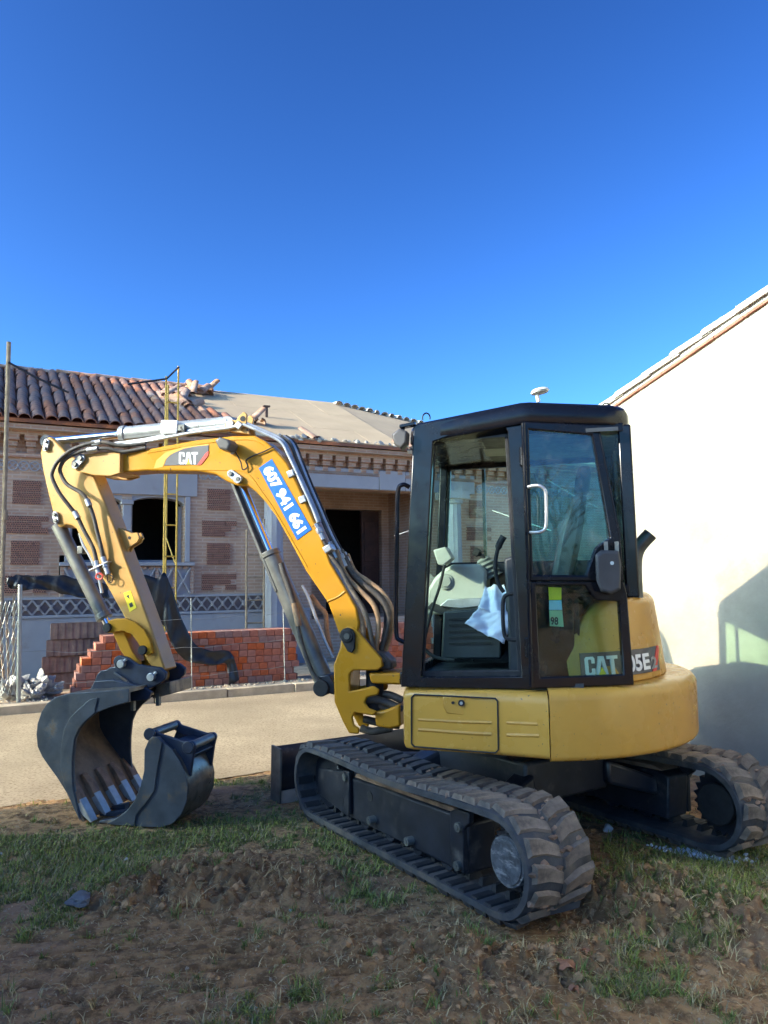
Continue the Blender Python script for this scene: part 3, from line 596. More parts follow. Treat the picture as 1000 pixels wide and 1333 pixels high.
# --- neighbour on the right: gable end facing the plot
GD = 5.1; GS = .285; g_e, g_r = 5.33, -.2
rz = lambda n: 3.17 + (5.2 - n) * GS
right = sthing('gable_house', 'cream rendered house gable with limewashed verge tiles, catching the sun beside the excavator', 'house', GD, 2.5)
sb(MB().add([(x, n_, z) for x in (GD, GD + 7) for n_, z in ((g_e, -.1), (g_e, rz(g_e)), (g_r, rz(g_r)), (-5.7, rz(g_e)), (-5.7, -.1))], [(0, 1, 2, 3, 4), (5, 9, 8, 7, 6), (0, 5, 6, 1), (1, 6, 7, 2), (2, 7, 8, 3), (3, 8, 9, 4), (0, 4, 9, 5)]), 'wall', RENDR, right, ang=0)
def rake(x0, x1, n0, n1, o0, o1):   # slab following the rake
    return MB().loft([[(x, n0, rz(n0) + o0) for x in (x0, x1)] + [(x, n0, rz(n0) + o1) for x in (x1, x0)], [(x, n1, rz(n1) + o0) for x in (x0, x1)] + [(x, n1, rz(n1) + o1) for x in (x1, x0)]])
vc = sb(rake(GD - .002, GD + .3, g_e + .15, g_r, -.0, .02), 'verge_bed', MORT, right)
k = 0; n_ = g_e + .16
while n_ > -.2:
    sb(rake(GD - .03 + random.uniform(-.004, .004), GD + .25, n_, n_ - .268, .022 + random.uniform(-.003, .003), .046), 'verge_course_tile', TERRA, right); n_ -= .274
sb(rake(GD - .02, GD + 7, g_e + .12, g_r, .052, .10), 'roof', LIMEW_SUN, right)
vt = arcs(.122, .112, .44, .016).mesh('verge_tile', LIMEW_SUN, 50); n_ = g_e + .22; an = math.atan(GS); k = 0
while n_ > -.3:
    put('verge_tile', vt, right, loc=(GD + .065 + o_off[right.name][0], n_ + o_off[right.name][1], rz(n_) + .088 + random.uniform(-.006, .006)), rot=(an - R(1.2), random.uniform(-.03, .03), math.pi + random.uniform(-.02, .02))); n_ -= .33
ro2 = MB()
for kx in range(1, 30):
    x = GD + .065 + kx * .22; a0 = [(x - .1 * math.cos(math.pi * i / 8), .08 * math.sin(math.pi * i / 8)) for i in range(9)]
    ro2.loft([[(xx, n2, rz(n2) + .10 + zz) for xx, zz in a0] for n2 in (g_e + .2, g_r)], cap=False, closed=False)
o = sb(ro2, 'tile_rows', LIMEW_SUN, right); o['kind'] = 'stuff'

# --- neighbours outside the picture on the left that shade the plot and the old tiles
def plain_house(name, label, d0, d1, n0, n1, ze, zr, mat):
    h = sthing(name, label, 'house', (d0 + d1) / 2, (n0 + n1) / 2); nm = (n0 + n1) / 2
    P_ = [(x, n_, z) for x in (d0, d1) for n_, z in ((n0, 0), (n0, ze), (nm, zr), (n1, ze), (n1, 0))]
    sb(MB().add(P_, [(0, 1, 2, 3, 4), (5, 9, 8, 7, 6), (0, 5, 6, 1), (3, 8, 9, 4)]), 'wall', mat, h, ang=0)
    s = (zr - ze) / (nm - n0); r_ = MB()
    for a, b in ((n0 - .12, nm), (n1 + .12, nm)):
        za = ze - .12 * s
        r_.loft([[(d0 - .05, a, za), (d1 + .05, a, za), (d1 + .05, a, za + .07), (d0 - .05, a, za + .07)], [(d0 - .05, b, zr), (d1 + .05, b, zr), (d1 + .05, b, zr + .07), (d0 - .05, b, zr + .07)]])
    sb(r_, 'roof', TILE, h); 
    sb(MB().bb((d1, nm - 1.2, .0), (d1 + .04, nm - .3, 2.0)), 'door', WOODD, h)
    return h
plain_house('outbuilding', 'low rendered outbuilding with a tiled gable roof at the road edge', -12.5, -6.0, -1.2, 6.78, 4.27, 6.05, RENDR)
plain_house('corner_house', 'tall rendered house next along the row beyond the brick house', -16, -8.2, 13.4, 21., 9.9, 10.3, RENDR)

# ================================================================== EXCAVATOR
exc = thing('excavator', 'yellow compact tracked excavator with black cab, door folded open and boom bent over two buckets', 'excavator', tuple(CX), TH)
UR = T_ANG - TH                                               # undercarriage turned against the house
uoff = UC - CX; uloc = (uoff @ FX, uoff @ FY, 0)
def up_(mb, name, mat, parent=exc, bev=0, ang=32, **k):         # undercarriage part
    if parent is exc: return put(name, mb.mesh(name, mat, ang), exc, loc=uloc, rotz=UR, bev=bev)
    return put(name, mb.mesh(name, mat, ang), parent, bev=bev)
P_ = lambda mb, name, mat, parent=exc, bev=0, ang=32, seg=2: mb.build(name, mat, parent, bev, ang, seg=seg)

# ---------------- tracks
def belt_path(x0, x1, r0, r1, zb, n=14):
    # front idler (x1,r1) and rear sprocket (x0,r0) resting on zb ; returns centre line points going round
    pts = []; c0 = (x0, zb + r0); c1 = (x1, zb + r1)
    for i in range(n + 1):
        a = -math.pi / 2 + math.pi * i / n; pts.append((c1[0] + r1 * math.cos(a), c1[1] + r1 * math.sin(a)))
    m = 12
    e = (c0[0], c0[1] + r0); s = pts[-1]
    for i in range(1, m):
        t = i / m; pts.append((s[0] + (e[0] - s[0]) * t, s[1] + (e[1] - s[1]) * t - .018 * math.sin(math.pi * t) + .006 * math.sin(3 * math.pi * t)))
    for i in range(n + 1):
        a = math.pi / 2 + math.pi * i / n; pts.append((c0[0] + r0 * math.cos(a), c0[1] + r0 * math.sin(a)))
    for i in range(1, m): t = i / m; pts.append((c0[0] + (c1[0] - c0[0]) * t, zb))
    return pts
def resample(pts, step, closed=True):
    q = pts + [pts[0]]; L = [0]
    for a, b in zip(q[:-1], q[1:]): L.append(L[-1] + math.dist(a, b))
    n = round(L[-1] / step); out = []
    for i in range(n):
        s = L[-1] * i / n; j = max(k for k in range(len(L)) if L[k] <= s + 1e-9); j = min(j, len(q) - 2)
        t = (s - L[j]) / max(1e-9, L[j + 1] - L[j]); out.append((q[j][0] + (q[j + 1][0] - q[j][0]) * t, q[j][1] + (q[j + 1][1] - q[j][1]) * t, math.atan2(q[j + 1][1] - q[j][1], q[j + 1][0] - q[j][0])))
    return out
PATH = belt_path(-.93, .95, .225, .215, .045); ROUND = resample(PATH, .03)
# chevron lug: x along travel, y across, z outward
def lug(sgn):
    # one bar running from the centre out to the edge, skewed, flared outer end
    m = MB(); W = .195
    b0 = [(-.036, .006), (.034, .006), (.046 - .042, .10), (.050 - .05, W), (-.046 - .05, W), (-.036 - .042, .10)]
    t0 = [(-.026, .012), (.025, .012), (.036 - .042, .10), (.038 - .05, W - .012), (-.034 - .05, W - .012), (-.027 - .042, .10)]
    m.loft([[(x, sgn * y, -.004) for x, y in b0], [(x, sgn * y, .024) for x, y in t0]]); return m
for side in (1, -1):
    yc = .79 if side == 1 else -.81
    m = MB(); rings = []
    for (x, z, a) in ROUND:
        nx_, nz_ = math.sin(a), -math.cos(a)                   # outward normal for this direction of travel
        prof = [(-.20, -.018), (-.20, .012), (-.175, .022), (.175, .022), (.20, .012), (.20, -.018), (.17, -.020), (-.17, -.020)]
        rings.append([(x + nx_ * o, yc + y, z + nz_ * o) for y, o in prof])
    rings.append(rings[0]); m.loft(rings, cap=False)
    belt = up_(m, 'track', TRK, ang=40)
    belt['label'] = 'rubber crawler track, dusty at the rear' if side == 1 else 'far rubber crawler track'
    lm_ = {(s, k): lug(s).mesh('tread_lug', TRKD if k else TRK, 30) for s in (1, -1) for k in (0, 1)}
    LR = resample(PATH, .1)
    for i, (x, z, a) in enumerate(LR):
        nx_, nz_ = math.sin(a), -math.cos(a)
        for s in (1, -1):
            t = LR[i]; xx, zz, aa = x, z, a
            if s == -1:
                b = LR[(i + 1) % len(LR)]; xx, zz = (x + b[0]) / 2, (z + b[1]) / 2; aa = math.atan2(math.sin(a) + math.sin(b[2]), math.cos(a) + math.cos(b[2])); nx_, nz_ = math.sin(aa), -math.cos(aa)
            muddy = (xx < -.2 and zz > .1) if side == 1 else xx < .6
            # frame: local x -> travel, local z -> outward
            ex_ = Vector((math.cos(aa), 0, math.sin(aa))); ez_ = Vector((nx_, 0, nz_)); ey_ = ez_.cross(ex_)
            flip = s * (1 if ey_.y > 0 else -1)
            mt = Matrix((ex_, ey_, ez_)).transposed()
            o = put('tread_lug', lm_[(flip, 1 if muddy else 0)], belt, loc=(xx + nx_ * .02, yc, zz + nz_ * .02), rot=mt.to_euler()); o.scale = (random.uniform(.9, 1.06), random.uniform(.95, 1.0), random.uniform(.72, 1.1))
    mudb = MB()
    for k_ in range(420):
        q = ROUND[random.randrange(len(ROUND))]
        if q[1] < .06 or (side == 1 and q[0] > .1 and random.random() < .6): continue
        nx_, nz_ = math.sin(q[2]), -math.cos(q[2]); r_ = random.uniform(.006, .022); vs_, fs = protos[k_ % 8]; yy = yc + random.uniform(-.18, .18)
        mudb.add([(q[0] + nx_ * .022 + r_ * v[0], yy + r_ * v[1] * 1.5, q[1] + nz_ * .022 + r_ * v[2]) for v in vs_], fs)
    o = up_(mudb, 'packed_mud', MUD, belt, ang=30); o['kind'] = 'stuff'
    # inner drive lugs
    dm = MB().loft([[(-.02, -.045, 0), (.02, -.045, 0), (.02, .045, 0), (-.02, .045, 0)], [(-.011, -.035, .04), (.011, -.035, .04), (.011, .035, .04), (-.011, .035, .04)]]).mesh('drive_lug', RUB)
    em = MB().loft([[(-.028, -.06, 0), (.028, -.06, 0), (.028, .06, 0), (-.028, .06, 0)], [(-.022, -.055, .012), (.022, -.055, .012), (.022, .055, .012), (-.022, .055, .012)]]).mesh('inner_rib', RUB)
    for (x, z, a) in resample(PATH, .1):
        if z > .3: continue
        nx_, nz_ = -math.sin(a), math.cos(a); rot = Matrix((Vector((math.cos(a), 0, math.sin(a))), Vector((0, 1, 0)), Vector((nx_, 0, nz_)))).transposed().to_euler()
        put('drive_lug', dm, belt, loc=(x + nx_ * .017, yc + side * .02, z + nz_ * .017), rot=rot)
        put('inner_rib', em, belt, loc=(x + nx_ * .016, yc + side * .13, z + nz_ * .016), rot=rot)
    # frame, rollers, idler, sprocket
    yo = yc + side * .10
    fm = MB().prism([(-.60, .105), (.60, .105), (.64, .17), (.64, .335), (.55, .36), (-.55, .385), (-.62, .36)], yc - .09, yc + .10)
    frm = up_(fm, 'track_frame', UCB, bev=.012)
    up_(MB().prism([(-.57, .392), (.52, .366), (.50, .39), (.30, .415), (-.1, .40), (-.5, .415)], yc - .085, yc + .095), 'mud_shelf', MUD, frm)
    up_(MB().prism([(.58, .10), (.985, .16), (1.0, .33), (.60, .385)], yc + side * .06, yc + side * .105), 'idler_fork', UCB, frm, .008)
    fa = .11 * side
    up_(MB().bb((.54, yc + fa - .006, .13), (.61, yc + fa + .02 * side, .40)), 'end_plate', UCB, frm, .006)
    up_(MB().prism([(-.61, .12), (-.50, .12), (-.50, .40), (-.56, .43), (-.66, .43), (-.66, .38), (-.61, .34)], yc + side * .09, yc + side * .125), 'end_plate', UCB, frm, .006)
    for (x, z) in ((.575, .36), (-.585, .345), (-.57, .15), (.28, .165), (-.12, .15)): up_(MB().cyl((x, yc + side * .1, z), (x, yc + side * .145, z), .024, 10).cyl((x, yc + side * .1, z), (x, yc + side * .15, z), .012, 8), 'bolt', GREYM, frm)
    up_(MB().cyl((.33, yc + side * .09, .29), (.33, yc + side * .103, .29), .03, 16), 'grease_port', RUB, frm)
    for x in (-.42, -.14, .14, .42):
        up_(MB().cyl((x, yc - .085, .135), (x, yc + .085, .135), .062, 18), 'roller', UCB)
    up_(MB().cyl((0, yc - .05, .41), (0, yc + .05, .41), .035, 14), 'carrier_roller', UCB)
    up_(MB().cyl((.95, yc - .06, .26), (.95, yc + .06, .26), .185, 28).cyl((.95, yc - .1, .26), (.95, yc + .1, .26), .06, 16), 'idler', UCB, bev=.01)
    sp_ = MB(); ns = 22
    sp_.loft([[(-.93 + (.195 if i % 2 else .165) * math.cos(2 * math.pi * i / (2 * ns)), yc + y_, .27 + (.195 if i % 2 else .165) * math.sin(2 * math.pi * i / (2 * ns))) for i in range(2 * ns)] for y_ in (-.03, .03)])
    sp_.cyl((-.93, yc - .1, .27), (-.93, yc + side * .085, .27), .14, 28)
    spr = up_(sp_, 'sprocket', UCB, bev=.006)
    up_(MB().cyl((-.93, yc + side * .08, .27), (-.93, yc + side * .118, .27), .118, 32).cyl((-.93, yc + side * .118, .27), (-.93, yc + side * .124, .27), .105, 32), 'motor_cover', M('scuffed_motor_cover_%d' % (side + 1), (.10, .11, .13), .45, metal=.3, var=.4, scale=22, dirt=(.3, .3, .31), dlo=.5, dhi=.62, dscale=12, dstretch=(1, 1, 3)), spr, .008)
    up_(MB().cyl((-.93, yc - side * .06, .27), (-.93, yc - side * .10, .27), .12, 32), 'inner_dark_disc', RUB, spr, .008)  # added black disc that keeps the track's inner side dark
    for i in range(9):
        a = 2 * math.pi * i / 9; q = (-.93 + .128 * math.cos(a), .27 + .128 * math.sin(a)); up_(MB().cyl((q[0], yc + side * .08, q[1]), (q[0], yc + side * .096, q[1]), .01, 6), 'bolt', UCB, spr)
# car body between the tracks
cb = MB()
for s in (1, -1):
    for x0 in (.42, -.42):
        cb.loft([[(x0 - .09, s * .30, .36), (x0 + .09, s * .30, .36), (x0 + .08, s * .30, .50), (x0 - .08, s * .30, .50)], [(x0 * 1.15 - .07, s * .70, .24), (x0 * 1.15 + .07, s * .70, .24), (x0 * 1.15 + .06, s * .70, .35), (x0 * 1.15 - .06, s * .70, .35)]])
cb.bb((-.46, -.34, .32), (.46, .34, .56))
car = up_(cb, 'car_body', UCB, bev=.02)
up_(MB().add(*(lambda r: ([(v[0], v[1], v[2]) for v in r[0]], r[1]))(([( -.45 + .08 * i, y, .562 + .016 * math.sin(i * 2.3 + y * 9)) for i in range(12) for y in (-.34, -.17, .0, .17, .34)], [(i * 5 + j, i * 5 + j + 1, i * 5 + j + 6, i * 5 + j + 5) for i in range(11) for j in range(4)]))), 'mud_layer', MUD, car)
up_(MB().cyl((0, 0, .55), (0, 0, .68), .42, 40), 'swing_bearing', UCB)
# dozer blade
bl = MB(); pr = [(1.50, .36), (1.47, .30), (1.455, .2), (1.47, .1), (1.52, .015), (1.55, .015), (1.51, .1), (1.495, .2), (1.515, .30), (1.55, .385), (1.53, .40)]
bl.prism(pr, -.97, .97)
blade = up_(bl, 'dozer_blade', UCB, bev=.006)
for s in (1, -1): up_(MB().prism([(1.40, .40), (1.56, .405), (1.575, .01), (1.42, .01)], s * .972, s * .99), 'blade_end', M('blade_worn_%d' % (s + 1), (.10, .085, .07), .6, var=.4, scale=8, dirt=(.2, .16, .12), dlo=.5, dhi=.7), blade, .004)
for s in (1, -1): up_(MB().bar((.45, s * .36, .33), (1.46, s * .42, .2), .10, .13), 'blade_arm', UCB, blade, .01)
up_(MB().cyl((.5, 0, .42), (1.0, 0, .30), .05, 16).cyl((1.0, 0, .30), (1.46, 0, .22), .028, 14), 'blade_cylinder', UCB, blade)
up_(MB().bb((1.445, -.97, .0), (1.46, .97, .09)), 'cutting_edge', WORN, blade)

# ---------------- upper structure: deck, counterweight, hood
def arcp(r, a0, a1, n=28, cx=0., cy=0.): return [(cx + r * math.cos(R(a0 + (a1 - a0) * i / n)), cy + r * math.sin(R(a0 + (a1 - a0) * i / n))) for i in range(n + 1)]
P_(MB().plan([(.56, .60), (.56, -.85), (.3, -.93), (-.2, -.94), (-.85, -.5), (-.9, 0), (-.85, .5), (-.2, .80)], .66, 1.0), 'deck', UCB, bev=.02)
def round_slab(poly, z0, z1, b0, b1, inset_top=.0, k=5):
    # plan outline with rounded lower and upper rims; outline is star-shaped about the origin
    rings = []; sc = lambda p, d: (lambda L: (p[0] * (L - d) / L, p[1] * (L - d) / L))(math.hypot(*p))
    for i in range(k + 1): a = math.pi / 2 * i / k; rings.append((z0 + b0 * (1 - math.sin(a)) if False else z0 + b0 - b0 * math.cos(a), b0 * (1 - math.sin(a))))
    for i in range(k + 1): a = math.pi / 2 * i / k; rings.append((z1 - b1 + b1 * math.sin(a), inset_top + b1 * (1 - math.cos(a))))
    m = MB(); m.loft([[(*sc(p, d), z) for p in poly] for z, d in rings]); return m
cwp = [(x * .985, y) for x, y in arcp(1.075, 102.5, 258, 44)]; cwp = cwp + [(-.20, -.55), (-.20, .55)]
cw = P_(round_slab(cwp, .69, 1.045, .03, .055, .0, 6), 'counterweight', YEL3, ang=40)
# front left side panel with hinged tool door
side_p = [(.565, .30), (.565, .86), (.545, .925), (.50, .95), (.1, .985), (-.2235, 1.045), (-.2235, .3)]
sd = P_(round_slab(side_p, .70, 1.03, .03, .06, .0, 6), 'side_panel', YEL3, ang=40)
def on_side(px, py): # point on the panel's outer face
    for y in [1.06 - .002 * i for i in range(90)]:
        p = ex(px, py, y); f = np.interp(p[0], [-.2235, .1, .5], [1.045, .985, .95])
        if y <= f: return p
    return p
def strip(pts, r, off=.0, sm=0): return MB().tube([(p[0], p[1] + off, p[2]) for p in (on_side(*q) for q in pts)], r, 6, smooth=sm)
dpoly = [(536, 908), (540, 904), (645, 909), (648, 913), (649, 976), (645, 980), (540, 972), (536, 968), (536, 908)]
P_(strip(dpoly, .0045, .004), 'door_gap', RUB, sd)
for q in ([(545, 937), (600, 940), (640, 941)], [(660, 941), (700, 943)]): P_(strip(q, .010, -.004), 'panel_crease', YEL3, sd)
for q in ([(545, 950), (600, 954), (640, 956)], [(660, 957), (702, 958)]): P_(strip(q, .011, -.004), 'panel_crease', YEL3, sd)
lk = on_side(601, 915); P_(MB().cyl((lk[0], lk[1] - .01, lk[2]), (lk[0], lk[1] + .012, lk[2]), .017, 18).cyl((lk[0] + .045, lk[1] - .01, lk[2]), (lk[0] + .045, lk[1] + .008, lk[2]), .008, 12), 'lock', RUB, sd)
P_(MB().cyl((lk[0], lk[1] + .012, lk[2]), (lk[0], lk[1] + .014, lk[2]), .008, 12), 'lock_core', STEEL, sd)
P_(MB().prism([(lk[0] - .06, lk[2] - .045), (lk[0] - .035, lk[2] - .065), (lk[0] + .08, lk[2] - .055), (lk[0] + .10, lk[2] - .02), (lk[0] + .10, lk[2] + .03), (lk[0] - .06, lk[2] + .03)], lk[1] - .006, lk[1] + .003), 'lock_plate', YEL3, sd, .004)
# engine hood behind the cab
hp = [(x * .9, y) for x, y in arcp(.99, 112, 250, 40)] + [(-.34, -.6), (-.34, .55)]
hood_mb = round_slab(hp, 1.046, 1.52, .01, .075, .05, 7)
hood_mb.v = [(x, y, 1.046 + (z - 1.046) * math.sqrt(max(.08, 1 - ((x + .60) / .30) ** 2)) if x > -.60 else z) for x, y, z in hood_mb.v]
hd = P_(hood_mb, 'engine_hood', YEL3, ang=40)
# exhaust stack
e0 = ex(828, 778, .45); e1 = ex(826.5, 735, .45); e2 = ex(831, 714, .45); e3 = ex(847, 695, .45)
P_(MB().tube([e0, e1, e2, e3], [.040] * 40, 18, smooth=8), 'exhaust_pipe', M('exhaust_steel', (.10, .105, .10), .42, metal=.7, var=.3, scale=9))
# right-hand tank cover
P_(round_slab([(.50, -.13), (.2, -.10), (-.3, -.10), (-.5, -.2), (-.6, -.75), (-.2, -.95), (.3, -.93), (.52, -.80)], 1.0, 1.52, .02, .16, .03, 5), 'tank_cover', YEL3, ang=40)
# CAT decal on the hood, lettering built as thin plates
CATC = [[(.1, 0), (.5, 0), (.58, .1), (.58, .36), (.4, .36), (.4, .18), (.36, .14), (.24, .14), (.2, .18), (.2, .82), (.24, .86), (.36, .86), (.4, .82), (.4, .64), (.58, .64), (.58, .9), (.5, 1), (.1, 1), (0, .9), (0, .1)],
        [(.62, 0), (.82, 1), (1.12, 1), (1.32, 0), (1.12, 0), (.97, .80), (.82, 0)], [(1.30, .82), (1.30, 1), (1.92, 1), (1.92, .82), (1.71, .82), (1.71, 0), (1.51, 0), (1.51, .82)]]
CATY = [(.74, 0), (.97, .42), (1.20, 0)]
def plate(poly, o, u, v, t, off=0.):
    o = Vector(o); u = Vector(u); v = Vector(v); w = u.cross(v).normalized()
    return MB().loft([[o + u * a + v * b + w * off for a, b in poly], [o + u * a + v * b + w * (off + t) for a, b in poly]])
def text_plate(s, o, u, v, mat, name, parent, t=.002, off=0., thick=.03, squeeze=1.):
    cu = bpy.data.curves.new('lettering', 'FONT'); cu.body = s; cu.size = 1; cu.offset = thick; cu.extrude = 0; cu.resolution_u = 4
    ob = bpy.data.objects.new('lettering', cu); col.objects.link(ob); dg = bpy.context.evaluated_depsgraph_get(); me = bpy.data.meshes.new_from_object(ob.evaluated_get(dg))
    bpy.data.objects.remove(ob); bpy.data.curves.remove(cu)
    o = Vector(o); u = Vector(u); v = Vector(v); w = u.cross(v).normalized(); xs = [p.co.x for p in me.vertices]; ys = [p.co.y for p in me.vertices]
    for p in me.vertices:
        a = (p.co.x - min(xs)) / (max(xs) - min(xs)); b = (p.co.y - min(ys)) / (max(ys) - min(ys)); p.co = o + u * a + v * b + w * (off + t)
    me.materials.clear(); me.materials.append(mat); me.name = name; return put(name, me, parent)
def proj_ex(p):
    w = CX + FX * p[0] + FY * p[1] + np.array([0, 0, p[2]]); q = w - EYE; zc = q @ FW; return (500 + FPX * (q @ RT) / zc, 666.5 - FPX * (q @ UP) / zc)
_angs = np.linspace(108, 172, 120); _pxs = np.array([proj_ex((.99 * .9 * math.cos(R(a)), .99 * math.sin(R(a)), 1.12))[0] for a in _angs])
def hood_pt(px, z, off=0.):
    a = R(float(np.interp(px, _pxs, _angs))); r = .992 - .055 * max(0, (z - 1.056)) / .31 * .0 - .05 * max(0., (z - 1.056)) / .389 + off; return (r * .9 * math.cos(a), r * math.sin(a), z)
def hood_plate(poly, name, mat, off, parent=hd, dens=1):
    pts = poly; m = MB(); m.loft([[hood_pt(a, b, off - .01) for a, b in pts], [hood_pt(a, b, off) for a, b in pts]]); return P_(m, name, mat, parent, ang=0)
top = [(757 + i * (101 / 14), 1.215 - .0035 * i * 0) for i in range(15)]
hood_plate([(757 + i * 7.2, 1.085) for i in range(15)] + [(757 + i * 7.2, 1.215) for i in range(14, -1, -1)], 'model_decal', DECALG, .008)
hood_plate([(848, 1.085), (853, 1.085), (860, 1.19), (860, 1.215), (857.5, 1.215)], 'decal_stripe', REDD, .0105)
for pl in CATC: hood_plate([(762 + a * 22.5, 1.10 + b * .095) for a, b in pl], 'decal_letter', WHITE, .0105)
hood_plate([(762 + a * 22.5, 1.10 + b * .095) for a, b in CATY], 'decal_triangle', YDEC, .0125)
def hood_text(s, px0, px1, z0, z1, mat, name):
    cu = bpy.data.curves.new('lettering', 'FONT'); cu.body = s; cu.size = 1; cu.offset = .035; cu.resolution_u = 4
    ob = bpy.data.objects.new('lettering', cu); col.objects.link(ob); dg = bpy.context.evaluated_depsgraph_get(); me = bpy.data.meshes.new_from_object(ob.evaluated_get(dg))
    bpy.data.objects.remove(ob); bpy.data.curves.remove(cu); xs = [p.co.x for p in me.vertices]; ys = [p.co.y for p in me.vertices]
    for p in me.vertices: p.co = hood_pt(px0 + (px1 - px0) * (p.co.x - min(xs)) / (max(xs) - min(xs)), z0 + (z1 - z0) * (p.co.y - min(ys)) / (max(ys) - min(ys)), .0108)
    me.materials.clear(); me.materials.append(mat); return put(name, me, hd)
hood_text('305E', 809, 846, 1.10, 1.19, WHITE, 'decal_lettering'); hood_text('2', 847.5, 855, 1.10, 1.165, STEEL, 'decal_lettering')

# ---------------- swing bracket and boom foot
Y0 = .13
br_o = [(446, 822), (452, 815), (460, 816), (468, 824), (497, 857), (498, 868), (491, 873), (460, 873), (455, 878), (455, 900), (470, 897), (486, 893), (494, 898), (492, 905), (478, 908), (475, 915), (480, 922), (491, 926), (486, 932), (462, 928), (459, 934), (461, 944), (468, 948), (467, 956), (454, 955), (446, 940), (435, 914), (434, 866), (442, 845)]
brk = P_(MB().prism(xz(br_o, Y0), -.02 + .13, .13).prism(xz(br_o, Y0), -.13, -.11), 'swing_bracket', YEL, bev=.01)
P_(MB().prism(xz([(436, 868), (455, 868), (455, 930), (446, 938), (436, 912)], Y0), -.108, .108).prism(xz([(450, 850), (496, 862), (497, 869), (450, 869)], Y0), -.108, .108), 'bracket_web', YEL, brk, .008)
bp_ = ex(453, 828, Y0); bq_ = ex(457, 844, Y0)
pinc = MB().cyl((bp_[0], -.15, bp_[2]), (bp_[0], .155, bp_[2]), .042, 24); P_(pinc, 'boom_foot_pin', RUB, brk, .006)
P_(MB().prism([(bp_[0] + .055 * math.cos(R(a)), bp_[2] + .055 * math.sin(R(a))) for a in range(0, 181, 15)] + [(bq_[0] - .03, bq_[2]), (bq_[0] - .01, bq_[2] - .03), (bq_[0] + .02, bq_[2] - .02)], .131, .148), 'pin_retainer', RUB, brk, .006)
P_(MB().cyl((bp_[0], .155, bp_[2]), (bp_[0], .162, bp_[2]), .02, 16), 'grease_cap', GREYM, brk)
vp = ex(488, 905, 0.); P_(MB().cyl((vp[0], 0, .72), (vp[0], 0, 1.12), .058, 24), 'swing_pin', RUB, bev=.006)
# machine-side lugs
P_(MB().prism(xz([(479, 876), (523, 876), (523, 892), (483, 890)], .1), -.16, .10), 'swing_lug', YEL, bev=.015)
P_(MB().prism(xz([(487, 927), (500, 925), (520, 917), (522, 946), (508, 949), (489, 946)], .1), -.16, .10), 'swing_lug', YEL, bev=.015)
for i, q in enumerate(([(476, 912), (488, 911), (505, 915), (524, 924)], [(477, 917), (489, 917), (504, 922), (522, 930)], [(478, 906), (492, 904), (508, 905), (524, 912)], [(474, 936), (490, 940), (505, 943), (520, 944)], [(470, 948), (484, 952), (498, 950), (510, 948)])):
    P_(MB().tube(exs(q, .05 - .03 * i), .026, 12, smooth=6), 'swing_hose', HOSE)
# ---------------- boom
YB = .095
b_up = [(190, 585), (254, 573), (302, 567.5), (331, 567), (345, 574), (357, 584), (373, 602), (386, 627), (405, 669), (418, 698), (430, 732), (449, 764), (464, 791), (468, 812), (464, 832)]
b_lo = [(446, 832), (440, 822), (427, 785), (398, 743), (380, 709), (359, 672), (346, 654), (333, 640), (322, 632), (308, 632), (294, 626), (280, 617), (259, 613.5), (190, 612.5)]
b_nose = [(156, 615), (150, 616), (150, 591), (156, 590)]
boom = P_(MB().prism(xz(b_up + b_lo + b_nose, YB), -YB, YB), 'boom', YEL, bev=.012)
fork = [(98, 608), (97, 599), (100, 594), (106, 591), (136, 588), (157, 590), (157, 616), (144, 620), (123, 619), (99, 613)]
for s in (1, -1): P_(MB().prism(xz(fork, .13), s * .108, s * .135), 'boom_fork', YELF, boom, .006)
P_(MB().prism(xz([(140, 589), (157, 590.5), (157, 615), (140, 618)], .13), -.108, .108), 'fork_block', YELF, boom, .006)
# welded flange lines on the side plate
def side_line(pts, y, r, name, mat, par, sm=4): return P_(MB().tube(exs(pts, y), r, 6, smooth=sm), name, mat, par)
side_line([(259, 612), (300, 612), (318, 614), (330, 624), (341, 640), (360, 668), (400, 738)], YB, .004, 'weld_seam', YEL, boom)
side_line([(192, 590), (254, 579), (302, 573), (328, 573), (343, 579)], YB, .004, 'weld_seam', YEL, boom)
side_line([(426, 783), (440, 777), (449, 770)], YB, .007, 'weld_seam', YEL, boom, 3)
# cylinder eye plates on the boom
pe = [(292, 560), (294, 551), (300, 547), (308, 547), (312, 541), (318, 536), (322, 540), (321, 552), (326, 566)]
for s in (1, -1): P_(MB().prism(xz(pe, .06), s * .045, s * .068), 'cylinder_ear', YELF, boom, .005)
ep = ex(300, 552, .07); P_(MB().cyl((ep[0], -.085, ep[2]), (ep[0], .085, ep[2]), .028, 18), 'ear_pin', STEEL, boom, .004)
epl = ex(316, 545, .07); P_(MB().cyl((epl[0], .066, epl[2]), (epl[0], .0705, epl[2]), .02, 18), 'lifting_hole', RUB, boom)
def oval_pin(px0, py0, px1, py1, y, r=.028, name='pin_plate', par=boom):
    a = Vector(ex(px0, py0, y)); b = Vector(ex(px1, py1, y)); t = (b - a).normalized(); nrm = Vector((0, 1, 0)); u = nrm.cross(t); pts = []
    for i in range(9): th_ = math.pi / 2 + math.pi * i / 8; pts.append(a + t * (r * math.cos(th_)) + u * (r * math.sin(th_)))
    for i in range(9): th_ = -math.pi / 2 + math.pi * i / 8; pts.append(b + t * (r * math.cos(th_)) + u * (r * math.sin(th_)))
    P_(MB().loft([[p for p in pts], [p + nrm * .022 for p in pts]]), name, STEEL, par, .004)
    for q in (a, b): P_(MB().cyl(q, q + nrm * .034, r * .55, 12), 'bolt', GREYM, par, .002)
oval_pin(100, 605, 107, 597, .135, .034); oval_pin(302, 617, 312, 624, YB, .028)
